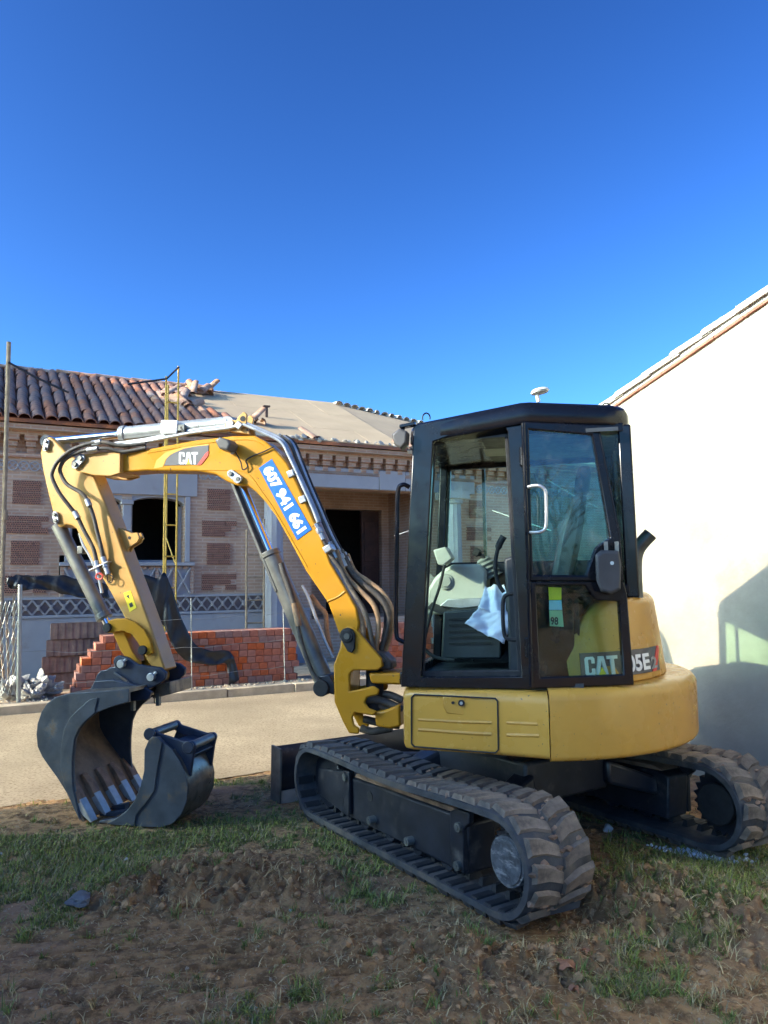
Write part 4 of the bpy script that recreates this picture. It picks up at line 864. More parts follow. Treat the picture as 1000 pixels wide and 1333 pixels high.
bc0 = ex(311, 624, YB); P_(MB().cyl((bc0[0], -.13, bc0[2]), (bc0[0], .125, bc0[2]), .03, 18), 'cylinder_pin', STEEL, boom)
# decals
dk = [(214, 606), (218, 596), (226, 590), (240, 584), (256, 581), (272, 579.5), (271.5, 590), (259, 605)]
P_(MB().prism(xz([(200, 610), (204, 599), (216, 589), (240, 581.5), (272, 577.5), (272, 581), (240, 585), (222, 592), (216, 598), (212, 608)], YB), YB, YB + .002), 'decal_swoosh', ORAN, boom)
P_(MB().prism(xz(dk, YB), YB + .0005, YB + .0035), 'decal', DECALG, boom)
P_(MB().prism(xz([(272, 587), (271.5, 593), (262, 605), (257, 605.5), (268, 590)], YB), YB + .001, YB + .0045), 'decal_stripe', REDD, boom)
o_ = Vector(ex(233.5, 604.5, YB)); u_ = Vector(ex(258, 604.5, YB)) - o_; v_ = Vector(ex(233.5, 588.8, YB)) - o_
for pl in CATC: P_(plate([(a / 1.92, b) for a, b in pl], o_ + Vector((0, .0035, 0)), u_, v_, .002), 'decal_letter', WHITE, boom, ang=0)
P_(plate([(a / 1.92, b) for a, b in CATY], o_ + Vector((0, .0055, 0)), u_, v_, .002), 'decal_triangle', YDEC, boom, ang=0)
bn = P_(MB().prism(xz([(337, 609.5), (354, 597.5), (406, 689), (387, 703)], YB), YB, YB + .0035), 'phone_banner', BLUE, boom)
a = Vector(ex(341.5, 612.5, YB)); b = Vector(ex(387.5, 696.5, YB)); up2 = Vector(ex(354, 603.5, YB)) - a
text_plate('607 941 661', a + Vector((0, .0036, 0)), b - a, up2, WHITE, 'phone_number', bn, .002, 0., .055)
# work lamp with its cable
lp = [Vector(ex(*q, YB)) for q in ((290, 577), (296, 572), (309, 576), (313, 582), (309, 592), (296, 589))]
lampo = P_(MB().loft([[p + Vector((0, .03, 0)) for p in lp], [p * 1. + Vector((0, .045, 0)) for p in lp], [p + (sum(lp, Vector()) / 6 - p) * .12 + Vector((0, .135, 0)) for p in lp], [p + (sum(lp, Vector()) / 6 - p) * .3 + Vector((0, .145, 0)) for p in lp]]), 'work_lamp', LAMP, boom, .006)
P_(MB().bar(ex(306, 588, YB), tuple(np.array(ex(309, 593, YB)) + [0, .09, 0]), .02, .012), 'lamp_bracket', STEEL, boom)
P_(MB().tube([tuple(np.array(ex(*q, YB)) + [0, .012 + .03 * k, 0]) for q, k in (((310, 590), 1), ((316, 603), .6), ((318, 612), .4), ((324, 608), .3), ((322, 600), .3), ((330, 594), 0), ((345, 588), 0), ((357, 582), 0))], .005, 6, smooth=5), 'lamp_cable', RUB, boom)
# steel pipes along the top of the boom
for k, yy in enumerate((.085, .05, -.05, -.085)):
    dz = (-2.5, -5.5, -5.5, -2.5)[k]
    pts = [(150, 583 + dz), (190, 577.5 + dz), (250, 566 + dz), (296, 560 + dz), (314, 556 + dz), (322, 557 + dz), (345, 567 + dz), (364, 577 + dz * .6), (376, 597), (391, 630), (406, 664), (412, 680)]
    pts = [(x + (abs(dz) * .8 if x > 360 else 0), y) for x, y in pts]
    P_(MB().tube(exs(pts, yy), .0125, 10, smooth=5), 'oil_pipe', STEEL, boom)
for q in ((318, 557), (385, 619), (400, 652)):
    p = ex(*q, 0.); P_(MB().box(p, (.05, .21, .05), Matrix.Rotation(R(-40 if q[0] < 350 else 20), 3, 'Y')), 'pipe_clamp', STEEL, boom, .006)
# hose bundle running down the back of the boom into the house
for i, (q, yy, r, mt) in enumerate((([(417, 696), (430, 722), (444, 742), (452, 758), (463, 776), (473, 792), (480, 812), (484, 832), (489, 850), (500, 862)], .075, .019, HOSE), ([(438, 716), (446, 740), (456, 756), (472, 772), (486, 787), (492, 805), (492, 826), (490, 846), (497, 860)], .035, .021, HOSEB),
        ([(444, 716), (456, 742), (470, 758), (488, 772), (500, 786), (506, 804), (503, 826), (497, 846), (502, 862)], -.01, .023, HOSE), ([(452, 722), (462, 744), (478, 756), (496, 770), (508, 788), (511, 812), (506, 834), (501, 852), (506, 864)], -.055, .021, HOSEB),
        ([(447, 765), (458, 782), (467, 797), (472, 815), (473, 828), (474, 840)], .06, .022, HOSEB), ([(449, 724), (463, 752), (480, 768), (496, 784), (503, 800), (500, 830), (494, 850), (500, 866)], -.03, .02, RUB))):
    P_(MB().tube(exs(q, yy), r * .84, 12, smooth=6), 'boom_hose', mt, boom)
P_(MB().prism(xz([(462, 824), (480, 842), (500, 850), (511, 862), (511, 872), (496, 872), (470, 840)], .05), -.09, .07), 'hose_guide', HOSE, boom, .02)
for q, q2, yy in (((411, 682), (421, 703), .075), ((428, 706), (438, 727), .04), ((440, 716), (450, 738), .0), ((447, 720), (458, 742), -.05)): P_(MB().cyl(ex(*q, yy), ex(*q2, yy), .022, 10).cyl(ex(q[0] + 3, q[1] + 6, yy), ex(q[0] + 6, q[1] + 12, yy), .029, 6), 'hose_fitting', STEEL, boom, .003)
P_(MB().box(ex(432, 715, .03), (.06, .20, .05), Matrix.Rotation(R(28), 3, 'Y')), 'hose_bracket', STEEL, boom, .008)
for k, (yy, sh) in enumerate(((.02, 4), (-.03, 7), (-.08, 10))):
    P_(MB().tube(exs([(362 + sh, 568), (374 + sh, 578), (384 + sh, 602), (396 + sh, 632), (410 + sh, 664), (424 + sh, 696), (438 + sh, 722)], yy), .013, 8, smooth=5), 'return_hose', (HOSE, STEEL, RUB)[k], boom)
# ---------------- boom cylinder (below the boom)
t0 = Vector(ex(311, 625, 0.)); t1 = Vector(ex(425, 893, 0.)); ax = (t1 - t0)
bcy = P_(MB().cyl(t0 + ax * .37, t1, .068, 28).cyl(t0 + ax * .36, t0 + ax * .385, .075, 28), 'boom_cylinder', GREYM, bev=.006)
P_(MB().cyl(t0, t0 + ax * .37, .033, 22), 'rod', CHROME, bcy)
gu = Vector((.075, .03, .04)); P_(MB().bar(t0 + gu * .7 + ax * .02, t0 + gu * .9 + ax * .58, .07, .02), 'rod_guard', GREYM, bcy, .004)
P_(MB().cyl(t1 + Vector((0, -.11, 0)), t1 + Vector((0, .125, 0)), .055, 20), 'cylinder_pin', RUB, bcy, .006)
P_(MB().tube(exs([(366, 733), (370, 748), (378, 770), (383, 790), (387, 812), (395, 845), (408, 878), (420, 893)], .10), [.020] * 4 + [.015] * 6, 12, smooth=6), 'cylinder_hose', HOSE, bcy)
P_(MB().tube(exs([(383, 785), (386, 800), (389, 815)], .102), .022, 12), 'hose_sleeve', HOSEB, bcy)
P_(MB().tube(exs([(394, 762), (402, 778), (412, 806), (424, 836), (434, 856)], -.02), .012, 8, smooth=4), 'feed_pipe', STEEL, bcy)
P_(MB().tube(exs([(405, 775), (416, 790), (424, 800), (426, 825), (432, 850)], -.09), .017, 10, smooth=5), 'cylinder_hose', HOSEB, bcy)
P_(MB().prism(xz([(414, 880), (428, 878), (436, 890), (436, 905), (428, 903)], .1), -.1, .1), 'cylinder_foot', UCB, bcy, .01)
# ---------------- stick cylinder (on top of the boom)
s0 = Vector(ex(300, 552, 0.)); s1 = Vector(ex(64, 575, 0.)); ax = s1 - s0
scy = P_(MB().cyl(s0, s0 + ax * .58, .058, 26).cyl(s0 + ax * .555, s0 + ax * .585, .066, 26).cyl(s0 + Vector((0, -.05, 0)), s0 + Vector((0, .05, 0)), .05, 20), 'stick_cylinder', SILV, bev=.005)
P_(MB().cyl(s0 + ax * .58, s1, .03, 20).cyl(s1 + Vector((0, -.05, 0)), s1 + Vector((0, .05, 0)), .045, 18), 'rod', CHROME, scy)
wq = ex(221, 556, .07); P_(MB().box((wq[0], .075, wq[2]), (.135, .02, .10), Matrix.Rotation(R(-4), 3, 'Y')), 'wrapped_valve', WHITE, scy, .006)
P_(MB().box((wq[0] - .09, .055, wq[2] - .01), (.07, .05, .05)), 'port_block', GREYM, scy, .006)
P_(MB().tube(exs([(236, 556), (243, 566), (252, 566), (262, 563)], .07), .013, 8, smooth=4), 'port_pipe', HOSE, scy)
# ---------------- stick
YS = .085
stk = [(64, 568), (59, 572), (55, 579), (52.5, 590), (56, 613), (64, 648), (72, 679), (76, 686), (81, 686), (86, 683), (93, 684), (99, 688), (108, 706), (122, 734), (140, 764), (162, 804), (176, 826), (186, 849), (192, 862), (205, 876), (215, 872), (197, 818), (178, 766), (162, 724), (151, 692), (137, 656), (121, 618), (104, 600), (97, 596), (85, 588), (70, 572)]
stick = P_(MB().prism(xz(stk, YS), -YS, YS), 'stick', YELF, bev=.01)
oval_pin(62.5, 575.5, 61, 584, YS, .024, par=stick); oval_pin(73.5, 670, 75, 678, YS, .024, par=stick)
lug_ = [(152, 686), (170, 694), (178, 693), (181, 700), (178, 706), (167, 713), (163, 722)]
lp_ = P_(MB().prism(xz(lug_, .04), .015, .035).prism(xz(lug_, .04), -.035, -.015), 'lift_lug', YELF, stick, .004)
h_ = ex(168, 700, .04); P_(MB().cyl((h_[0], .0355, h_[2]), (h_[0], .0375, h_[2]), .012, 14), 'lug_hole', RUB, stick)
P_(MB().prism(xz([(161, 772), (170, 769), (178, 791), (169, 797)], YS), YS, YS + .0025), 'warning_label', YDEC, stick)
P_(MB().prism(xz([(164.5, 776), (168, 774), (169, 780)], YS), YS + .002, YS + .0035).prism(xz([(168, 786), (172, 784), (174, 789), (170, 791)], YS), YS + .002, YS + .0035), 'warning_mark', RUB, stick, ang=0)
bot = ex(200, 881, .0); P_(MB().cyl((bot[0], -.13, bot[2]), (bot[0], .115, bot[2]), .062, 26), 'stick_boss', YELF, stick, .006)
P_(MB().cyl((bot[0], -.155, bot[2]), (bot[0], -.13, bot[2]), .07, 26), 'dust_seal', RUB, stick)
# hoses on the stick
h1 = [(190, 577), (160, 580), (136, 576), (118, 577), (93, 586), (76, 600), (69, 612), (68, 622), (77, 641), (92, 661), (100, 671), (108, 688), (121, 713), (126, 732)]
h2 = [(190, 583), (160, 588), (140, 584), (122, 585), (104, 588), (86, 597), (79, 607), (79, 616), (87, 630), (106, 642), (114, 652), (121, 670), (126, 690), (132, 714), (134, 727)]
for j, h in enumerate((h1, h2)):
    ys = [.10, .13, .16, .17, .19, .20, .20, .20, .19, .16, .14, .13, .125, .12] if j == 0 else [.10, .12, .15, .165, .17, .175, .175, .17, .165, .16, .15, .135, .13, .125, .12]
    P_(MB().tube([ex(p[0], p[1], y) for p, y in zip(h, ys)], .0145, 12, smooth=6), 'stick_hose', HOSE, stick)
for q, q2, y in (((132, 575), (120, 577), .16), ((128, 584), (114, 586), .165), ((97, 666), (102, 675), .145), ((113, 650), (117, 659), .155)):
    P_(MB().cyl(ex(*q, y), ex(*q2, y), .021, 12), 'hose_clamp', STEEL, stick, .003)
P_(MB().bar(ex(118, 743, .12), ex(143, 731, .12), .05, .012), 'coupling_bracket', STEEL, stick, .003)
for q, q2, y in (((125, 730), (129, 748), .12), ((134, 725), (141, 748), .12)): P_(MB().cyl(ex(*q, y), ex(*q2, y), .02, 12).cyl(ex((q[0] + q2[0]) / 2 - 1, (q[1] + q2[1]) / 2 - 3, y), ex((q[0] + q2[0]) / 2 + 1, (q[1] + q2[1]) / 2 + 2, y), .026, 6), 'quick_fitting', STEEL, stick, .003)
P_(MB().tube(exs([(127, 746), (125, 752), (131, 754), (134, 749), (129, 746)], .14), .006, 8, smooth=4), 'red_dust_cap', REDD, stick)
P_(MB().tube(exs([(140, 748), (140, 756), (145, 758), (147, 751), (142, 748)], .13), .004, 6, smooth=4), 'cap_loop', RUB, stick)
# ---------------- bucket cylinder and links
c0 = Vector(ex(77, 686, 0.)); c1 = Vector(ex(142, 816, 0.)); ax = c1 - c0; 
bkc = P_(MB().cyl(c0 + ax * -.02, c0 + ax * .90, .052, 26).cyl(c0 + ax * .87, c0 + ax * .92, .06, 26), 'bucket_cylinder', GREYM, bev=.005)
P_(MB().cyl(c0 + ax * .9, c1, .03, 18), 'rod', CHROME, bkc)
P_(MB().tube([Vector(ex(*q, .07)) for q in ((104, 694), (109, 710), (118, 725), (128, 750), (133, 772))], .012, 8, smooth=4), 'cylinder_pipe', STEEL, bkc)
P_(MB().box(ex(107, 716, .05), (.05, .06, .06)), 'port_block', GREYM, bkc, .006)
lk1 = [(138, 817), (141, 808), (150, 805), (164, 805), (176, 810), (188, 820), (196, 835), (199, 850), (192, 854), (186, 850), (184, 843), (172, 826), (160, 821), (146, 824), (140, 824)]
for s in (1, -1): P_(MB().prism(xz(lk1, .11), s * .088, s * .115), 'guide_link', YEL, bev=.006)
lk2 = [(146, 823), (160, 821), (172, 848), (183, 864), (178, 870), (170, 866), (156, 846)]
P_(MB().prism(xz(lk2, .08), -.08, -.05).prism(xz(lk2, .08), .05, .08).prism(xz([(150, 826), (160, 824), (178, 862), (170, 864)], .08), -.05, .05), 'bucket_link', YEL, bev=.006)
for q, w in (((142, 817), .135), ((188, 846), .135), ((160, 864), .15)):
    p = ex(*q, .1); P_(MB().cyl((p[0], -w, p[2]), (p[0], w, p[2]), .033, 18), 'link_pin', RUB, bev=.005)
# ---------------- quick coupler
cp_ = [(147, 861), (149, 856), (154, 853), (166, 856), (178, 865), (208, 869), (216, 876), (215, 884), (208, 890), (190, 899), (160, 905), (122, 905), (112, 902), (122, 890), (126, 878), (131, 873), (138, 872), (142, 869), (149, 868)]
cpl = P_(MB().prism(xz(cp_, .15), .118, .15).prism(xz(cp_, .15), -.15, -.118), 'quick_coupler', NAVY, bev=.006)
P_(MB().prism(xz([(128, 882), (150, 872), (200, 893), (160, 903), (122, 903)], .15), -.117, .117), 'coupler_body', NAVY, cpl, .008)
P_(MB().bar(ex(150, 875, .152), ex(180, 897, .152), .03, .018), 'coupler_rib', BKT, cpl, .004)
for q in ((160, 864), (199, 881)):
    p = ex(*q, .15); P_(MB().cyl((p[0], .15, p[2]), (p[0], .185, p[2]), .03, 14).bar((p[0], .17, p[2]), (p[0] - .04, .17, p[2] + .035), .02, .015, (0, 1, 0)), 'coupler_bolt', STEEL, cpl, .004)
p = ex(172, 906, .1); P_(MB().cyl((p[0], -.2, p[2]), (p[0], .2, p[2]), .03, 16), 'lock_pin', GREYM, cpl, .004)
P_(MB().prism(xz([(172, 909), (176, 909), (176, 925), (172, 925)], .1), .09, .12).prism(xz([(195, 905), (200, 905), (200, 921), (196, 921)], .1), .0, .03), 'coupler_hook', GREYM, cpl)
# ---------------- digging bucket
def bucket(thing_or_part, outer, mouth, y0, y1, teeth, tdir, part_root=None, shell_mat=BKTW, side_out=BKT):
    w = 0.022; O_ = xz(outer, y0); Mo = xz(mouth, y0); cen = (sum(p[0] for p in O_) / len(O_), sum(p[1] for p in O_) / len(O_))
    # curved shell
    n_ = len(O_); nr = []
    for i in range(n_):
        a = O_[max(i - 1, 0)]; b = O_[min(i + 1, n_ - 1)]; t = Vector((b[0] - a[0], b[1] - a[1])).normalized(); q = Vector((-t.y, t.x))
        if q.dot(Vector((cen[0] - O_[i][0], cen[1] - O_[i][1]))) < 0: q = -q
        nr.append(q)
    inn = [(O_[i][0] + nr[i].x * w, O_[i][1] + nr[i].y * w) for i in range(n_)]
    ins = [(O_[i][0] + nr[i].x * (w + .002), O_[i][1] + nr[i].y * (w + .002)) for i in range(n_)]
    root = P_(MB().prism(O_ + inn[::-1], y1, y0), 'bucket' if part_root is None else 'shell', shell_mat, thing_or_part, ang=50)
    par = root if part_root is None else part_root
    m = MB(); m.loft([[(x, y1 + .02, z) for x, z in ins], [(x, y0 - .02, z) for x, z in ins]], cap=False, closed=False)
    P_(m, 'inner_lining', BKTI, par, ang=50)
    for ya, yb in ((y0 - .02, y0 + .002), (y1 - .002, y1 + .02)): P_(MB().prism(O_ + Mo, ya, yb), 'side_plate', side_out, par, .004)
    return root, par
outer = [(168, 897), (140, 899), (116, 901), (92, 902), (74, 907), (62, 915), (54, 927), (49, 942), (47.5, 956), (49, 972), (55, 985), (64, 998), (75, 1013), (88, 1034), (98, 1054), (107, 1070)]
mouth = [(102, 1050), (97, 1027), (95.5, 1005), (96, 985), (98.5, 962), (104, 949), (112, 939), (125, 928), (146, 920), (168, 914)]
bk, _ = bucket(exc, outer, mouth, .375, -.33, 5, None)
# cutter strip on the side plate
P_(MB().prism(xz([(105, 1069), (101, 1050), (96, 1027), (94.5, 1005), (95, 985), (97.5, 962), (103, 949), (111, 939), (124, 928), (128, 908), (118, 910), (104, 922), (92, 934), (84, 950), (80, 975), (80, 1000), (84, 1020), (96, 1050)], .377), .377, .385), 'side_cutter', BKT, bk, .003)
lip0 = Vector(ex(86, 1028, .36)); lip1 = Vector(ex(107, 1071, .36)); ld = (lip1 - lip0).normalized(); ln_ = Vector((ld.z, 0, -ld.x)); ln_ = ln_ if ln_.x < 0 else -ln_
for i in range(5):
    y = .335 - i * .1625
    a = Vector((lip1.x, y, lip1.z)) - ld * .30 + ln_ * .03; b = Vector((lip1.x, y, lip1.z)) - ld * .12 + ln_ * .035; c = b + ld * .17 + ln_ * .02
    c.z = max(c.z, .012)
    t = MB(); wd = .038
    rg = lambda p, w_, h: [p + Vector((0, w_, 0)) - ln_ * h, p + Vector((0, -w_, 0)) - ln_ * h, p + Vector((0, -w_, 0)) + ln_ * h, p + Vector((0, w_, 0)) + ln_ * h]
    tt = P_(MB().loft([rg(a, wd * .7, .012), rg(a + (b - a) * .5, wd, .034), rg(b, wd, .03)]), 'tooth_adapter', RUST, bk, .004)
    P_(MB().loft([rg(b - ld * .02, wd * .96, .032), rg(b + (c - b) * .5, wd * .92, .022), rg(c, wd * .9, .006)]), 'tooth', WORN, tt, .003)
P_(MB().loft([[Vector((lip1.x, y, lip1.z)) - ld * .17 + ln_ * .026, Vector((lip1.x, y, lip1.z)) + ln_ * .022, Vector((lip1.x, y, lip1.z)), Vector((lip1.x, y, lip1.z)) - ld * .17] for y in (.352, -.308)]), 'cutting_edge', RUST, bk)
# hanger ears under the coupler
for s in (.16, -.19): P_(MB().prism(xz([(118, 903), (126, 886), (150, 884), (190, 893), (200, 900), (196, 910), (180, 912), (150, 912)], .16), s, s + .03), 'hanger_ear', NAVY, bk, .006)
P_(MB().prism(xz([(196, 893), (214, 889), (214, 906), (190, 912)], .1), -.30, .02), 'hanger_plate', BKTW, bk, .006)

# ---------------- cab
def frame(outer, inner, nrm, t):
    n_ = len(outer); w = Vector(nrm).normalized() * t; O_ = [Vector(p) for p in outer]; I_ = [Vector(p) for p in inner]
    V_ = O_ + I_ + [p + w for p in O_] + [p + w for p in I_]; F_ = []
    for i in range(n_):
        j = (i + 1) % n_
        F_ += [(i, j, n_ + j, n_ + i), (2 * n_ + i, 3 * n_ + i, 3 * n_ + j, 2 * n_ + j), (i, 2 * n_ + i, 2 * n_ + j, j), (n_ + i, n_ + j, 3 * n_ + j, 3 * n_ + i)]
    return MB().add(V_, F_)
def sheet(pts, nrm, t):
    w = Vector(nrm).normalized() * t; return MB().loft([[Vector(p) for p in pts], [Vector(p) + w for p in pts]])
so = [(538, 553), (606, 541), (684, 529), (684.5, 545), (692, 898), (522, 894)]; si = [(564, 575), (606, 560), (655, 553), (661, 562), (679, 881), (548, 882)]
cabf = P_(frame(exs(so, .955), exs(si, .955), (0, -1, 0), .055), 'cab_frame', BLK, bev=.01, seg=3)
cabf['label'] = 'black cab frame around the open doorway'
inn_rim = P_(frame(exs([(563, 574), (606, 559), (656, 552), (662, 562), (680, 881.5), (547, 882.5)], .90), exs([(567, 580), (607, 564), (652, 558), (657, 567), (674, 872), (552, 874)], .90), (0, -1, 0), .03), 'door_seal', RUB, cabf, .006)
# roof
rpn = [(.50, .90), (.475, .955), (-.13, .985), (-.18, .98), (-.62, .85), (-.68, .80), (-.70, .70), (-.70, .0), (-.66, -.06), (.45, -.07), (.50, -.02)]
def rz_(x): return -.075 * max(0., (x + .14) / .64) - .02 * max(0, (-.3 - x) / .4)
roofc = P_(MB().loft([[(x * k + .0, (y - .45) * k + .45, z + rz_(x)) for x, y in rpn] for k, z in ((.97, 2.43), (.985, 2.445), (.985, 2.505), (.972, 2.528), (.94, 2.545), (.6, 2.553))]), 'cab_roof', BLK, ang=40)
P_(MB().bb((-.62, .0, 2.375), (.42, .9, 2.395)), 'headliner', DARKP, roofc)
P_(MB().prism(xz([(566, 579), (570, 570), (610, 559), (612, 572)], .55), .25, .55), 'sun_blind', TAN, roofc)
P_(MB().box(ex(640, 582, .4), (.22, .3, .07)), 'ceiling_console', CONS, roofc, .015)
# pillars on the other corners
for a, b, w, h in (((-.665, .80, 1.50), (-.655, .80, 2.42), .05, .07), ((.53, -.03, 1.04), (.455, -.02, 2.37), .05, .06), ((-.66, -.03, 1.04), (-.64, -.02, 2.42), .06, .06)): P_(MB().bar(a, b, w, h), 'cab_pillar', BLK, cabf, .01)

rail = MB().bar((.545, .90, 1.07), (.545, -.05, 1.07), .06, .07).bar((.47, .90, 2.385), (.47, -.05, 2.385), .05, .05).bar((-.66, .78, 1.53), (-.66, -.05, 1.53), .05, .06).bar((-.12, .93, 1.56), (-.65, .80, 1.545), .05, .05).bar((-.12, .93, 2.40), (-.65, .80, 2.405), .05, .05)
P_(rail, 'cab_rail', BLK, cabf, .008)
P_(MB().bb((-.40, -.05, 1.03), (.56, .93, 1.065)), 'cab_floor', DARKP)
P_(MB().loft([[(-.12, .93, z), (-.36, .86, z), (-.36, .84, z), (-.12, .90, z)] for z in (1.04, 1.54)]).bb((-.39, -.03, 1.05), (-.36, .84, 1.53)).loft([[(-.36, .0, 1.50), (-.64, .0, 1.50), (-.64, .0, 1.53), (-.36, .0, 1.53)], [(-.36, .85, 1.50), (-.64, .79, 1.50), (-.64, .79, 1.53), (-.36, .85, 1.53)]]), 'rear_panel', BLK, cabf, .006)
# right-hand side with its window
zr0 = [(.53, 1.05), (.455, 2.40), (-.64, 2.42), (-.66, 1.05)]; zi0 = [(.455, 1.72), (.415, 2.34), (-.56, 2.35), (-.58, 1.72)]
P_(frame([(x, -.05, z) for x, z in zr0], [(x, -.05, z) for x, z in zi0], (0, 1, 0), .04), 'right_side', BLK, cabf, .008)
P_(sheet([(x, -.03, z) for x, z in zi0], (0, 1, 0), .005), 'side_window', GLSC, cabf, ang=0)
P_(sheet([(.545, -.02, 1.11), (.545, .90, 1.11), (.475, .90, 2.355), (.475, -.02, 2.355)], (1, 0, .05), .005), 'windscreen', GLSC, cabf, ang=0)
P_(sheet([(-.655, -.02, 1.56), (-.655, .77, 1.56), (-.645, .77, 2.39), (-.645, -.02, 2.39)], (-1, 0, 0), .005), 'rear_window', GLS, cabf, ang=0)
P_(sheet([(-.15, .935, 1.59), (-.63, .815, 1.58), (-.63, .815, 2.37), (-.15, .935, 2.37)], (0, 1, 0), .005), 'quarter_window', GLS, cabf, ang=0)
P_(MB().bar((.20, -.055, 1.73), (.20, -.055, 2.34), .025, .02), 'window_divider', BLK, cabf)
# grab rail on the front pillar, roof loops, dome aerial, pillar lamp
gp = [ex(533, 634, .93), ex(524, 631, .95), ex(518, 642, .95), ex(517, 700, .95), ex(516, 770, .95), ex(516, 824, .95), ex(522, 834, .95), ex(531, 836, .93)]
P_(MB().tube(gp, .0125, 10, smooth=5), 'grab_rail', BLK, cabf)
for q in ((555, 544, .8), (789, 531, .6)):
    p = Vector(ex(*q)); P_(MB().tube([p + Vector((.022 * math.cos(R(a)), 0, .028 * math.sin(R(a)))) for a in range(-20, 201, 20)], .0045, 6), 'roof_loop', BLK, roofc)
ap = Vector(ex(701, 519, .45)); an_ = MB().cyl(ap - Vector((0, 0, .02)), ap + Vector((.008, 0, .03)), .012, 12)
an_.loft([[(ap.x - .01 + r * math.cos(2 * math.pi * i / 20), ap.y + r * math.sin(2 * math.pi * i / 20), ap.z + z + .25 * r * math.cos(2 * math.pi * i / 20) * -.6) for i in range(20)] for r, z in ((.012, .028), (.05, .034), (.056, .044), (.048, .056), (.02, .064))])
P_(an_, 'aerial', M('aerial_plastic', (.6, .6, .56), .4), roofc)
lq = [Vector(ex(*q, .97)) for q in ((512, 567), (522, 559), (532, 563), (531, 578), (524, 586), (515, 580))]; cen = sum(lq, Vector()) / 6
lmp = P_(MB().loft([[p + (cen - p) * .25 + Vector((0, -.05, 0)) for p in lq], [p + Vector((0, -.03, 0)) for p in lq], [p + Vector((0, .03, 0)) for p in lq], [p + (cen - p) * .15 + Vector((0, .045, 0)) for p in lq]]), 'pillar_lamp', LAMP, cabf, .005)
P_(MB().bar(ex(521, 556, .95), ex(541, 552, .95), .05, .02).cyl(ex(525, 556, .95), ex(524, 562, .96), .012, 8), 'lamp_bracket', BLK, lmp, .004)
# ---------------- the door, folded back against the rear quarter
rd = Vector((-.956, -.294, 0)); nd = Vector((-.294, .956, 0)); hinge = Vector((-.13, 1.0, 0))
def dpt(px, py, off=0.):
    nw = FX * nd.x + FY * nd.y; pw = CX + FX * hinge.x + FY * hinge.y; q = on_plane(px, py, nw, nw @ pw + off) - CX; return Vector((q @ FX, q @ FY, q[2]))
uo = [(682, 549), (779, 553), (809, 704), (813, 757), (765, 757), (690.5, 757)]; ui = [(688.5, 559), (771, 566), (795, 700), (776, 713), (764, 749), (694.5, 748)]
lo_ = [(690.5, 757.3), (765, 757.3), (813, 757.3), (817, 772), (826, 892), (691, 897)]; li = [(698, 762), (762, 762), (776, 781), (806, 783), (812, 878), (704, 882)]
door = P_(frame([dpt(*p) for p in uo], [dpt(*p) for p in ui], nd, -.04), 'door', BLK, bev=.007)
door['label'] = 'glazed cab door folded back against the cab'
P_(frame([dpt(*p) for p in lo_], [dpt(*p) for p in li], nd, -.04), 'door_lower_frame', BLK, door, .007)
P_(sheet([dpt(*p, -.015) for p in ui], nd, -.006), 'door_window', GLSD, door, ang=0); P_(sheet([dpt(*p, -.015) for p in li], nd, -.006), 'door_window', GLS, door, ang=0)
P_(MB().tube([dpt(779, 555, .002), dpt(808, 702, .002)], .005, 8), 'door_trim', BLK, door)
P_(MB().tube([dpt(681, 551, .01), dpt(687, 720, .01), dpt(692, 895, .01)], .011, 10), 'hinge_tube', BLK, door)
hp_ = [dpt(687, 634, .01), dpt(700, 632, .05), dpt(709, 637, .06), dpt(711, 650, .06), dpt(711, 680, .06), dpt(708, 690, .06), dpt(700, 693, .05), dpt(690, 693, .01)]
P_(MB().tube(hp_, .009, 10, smooth=5), 'door_handle', STEEL, door)
lb = [(775, 722), (783, 716), (806, 717), (809, 735), (808, 768), (795, 774), (782, 770), (776, 755)]; q0 = [dpt(*p, .0) for p in lb]; q1 = [dpt(*p, .055) for p in lb]; cc = sum(q1, Vector()) / 8
P_(MB().loft([q0, q1, [p + (cc - p) * .12 + nd * .012 for p in q1]]), 'door_latch', M('latch_plastic', (.045, .046, .052), .5, var=.2), door, .006)
P_(MB().cyl(dpt(797, 733, .06), dpt(797, 733, .07), .01, 12), 'latch_button', STEEL, door)
for q in (789, 803): P_(MB().box(dpt(q, 712, .03), (.02, .03, .055)), 'latch_bolt', GREYM, door)
for poly, mt in (([(714, 764), (731, 765), (731, 781), (715, 781)], YDEC), ([(715, 781.5), (731, 781.5), (732, 794), (715, 794)], M('pale_blue_sticker', (.35, .6, .75), .5)), ([(715, 794.5), (732, 794.5), (734, 816), (716, 815)], GREEN)):
    P_(sheet([dpt(*p, -.022) for p in poly], nd, -.001), 'sticker', mt, door, ang=0)
o_ = dpt(717, 813.5, -.0205); text_plate('98', o_, dpt(727, 813.8, -.0205) - o_, dpt(716.8, 803, -.0205) - o_, RUB, 'sticker_print', door, .0005)
for z in (1.25, 2.25): P_(MB().cyl((-.13, .975, z - .05), (-.13, .975, z + .05), .02, 12), 'hinge', BLK, door, .003)
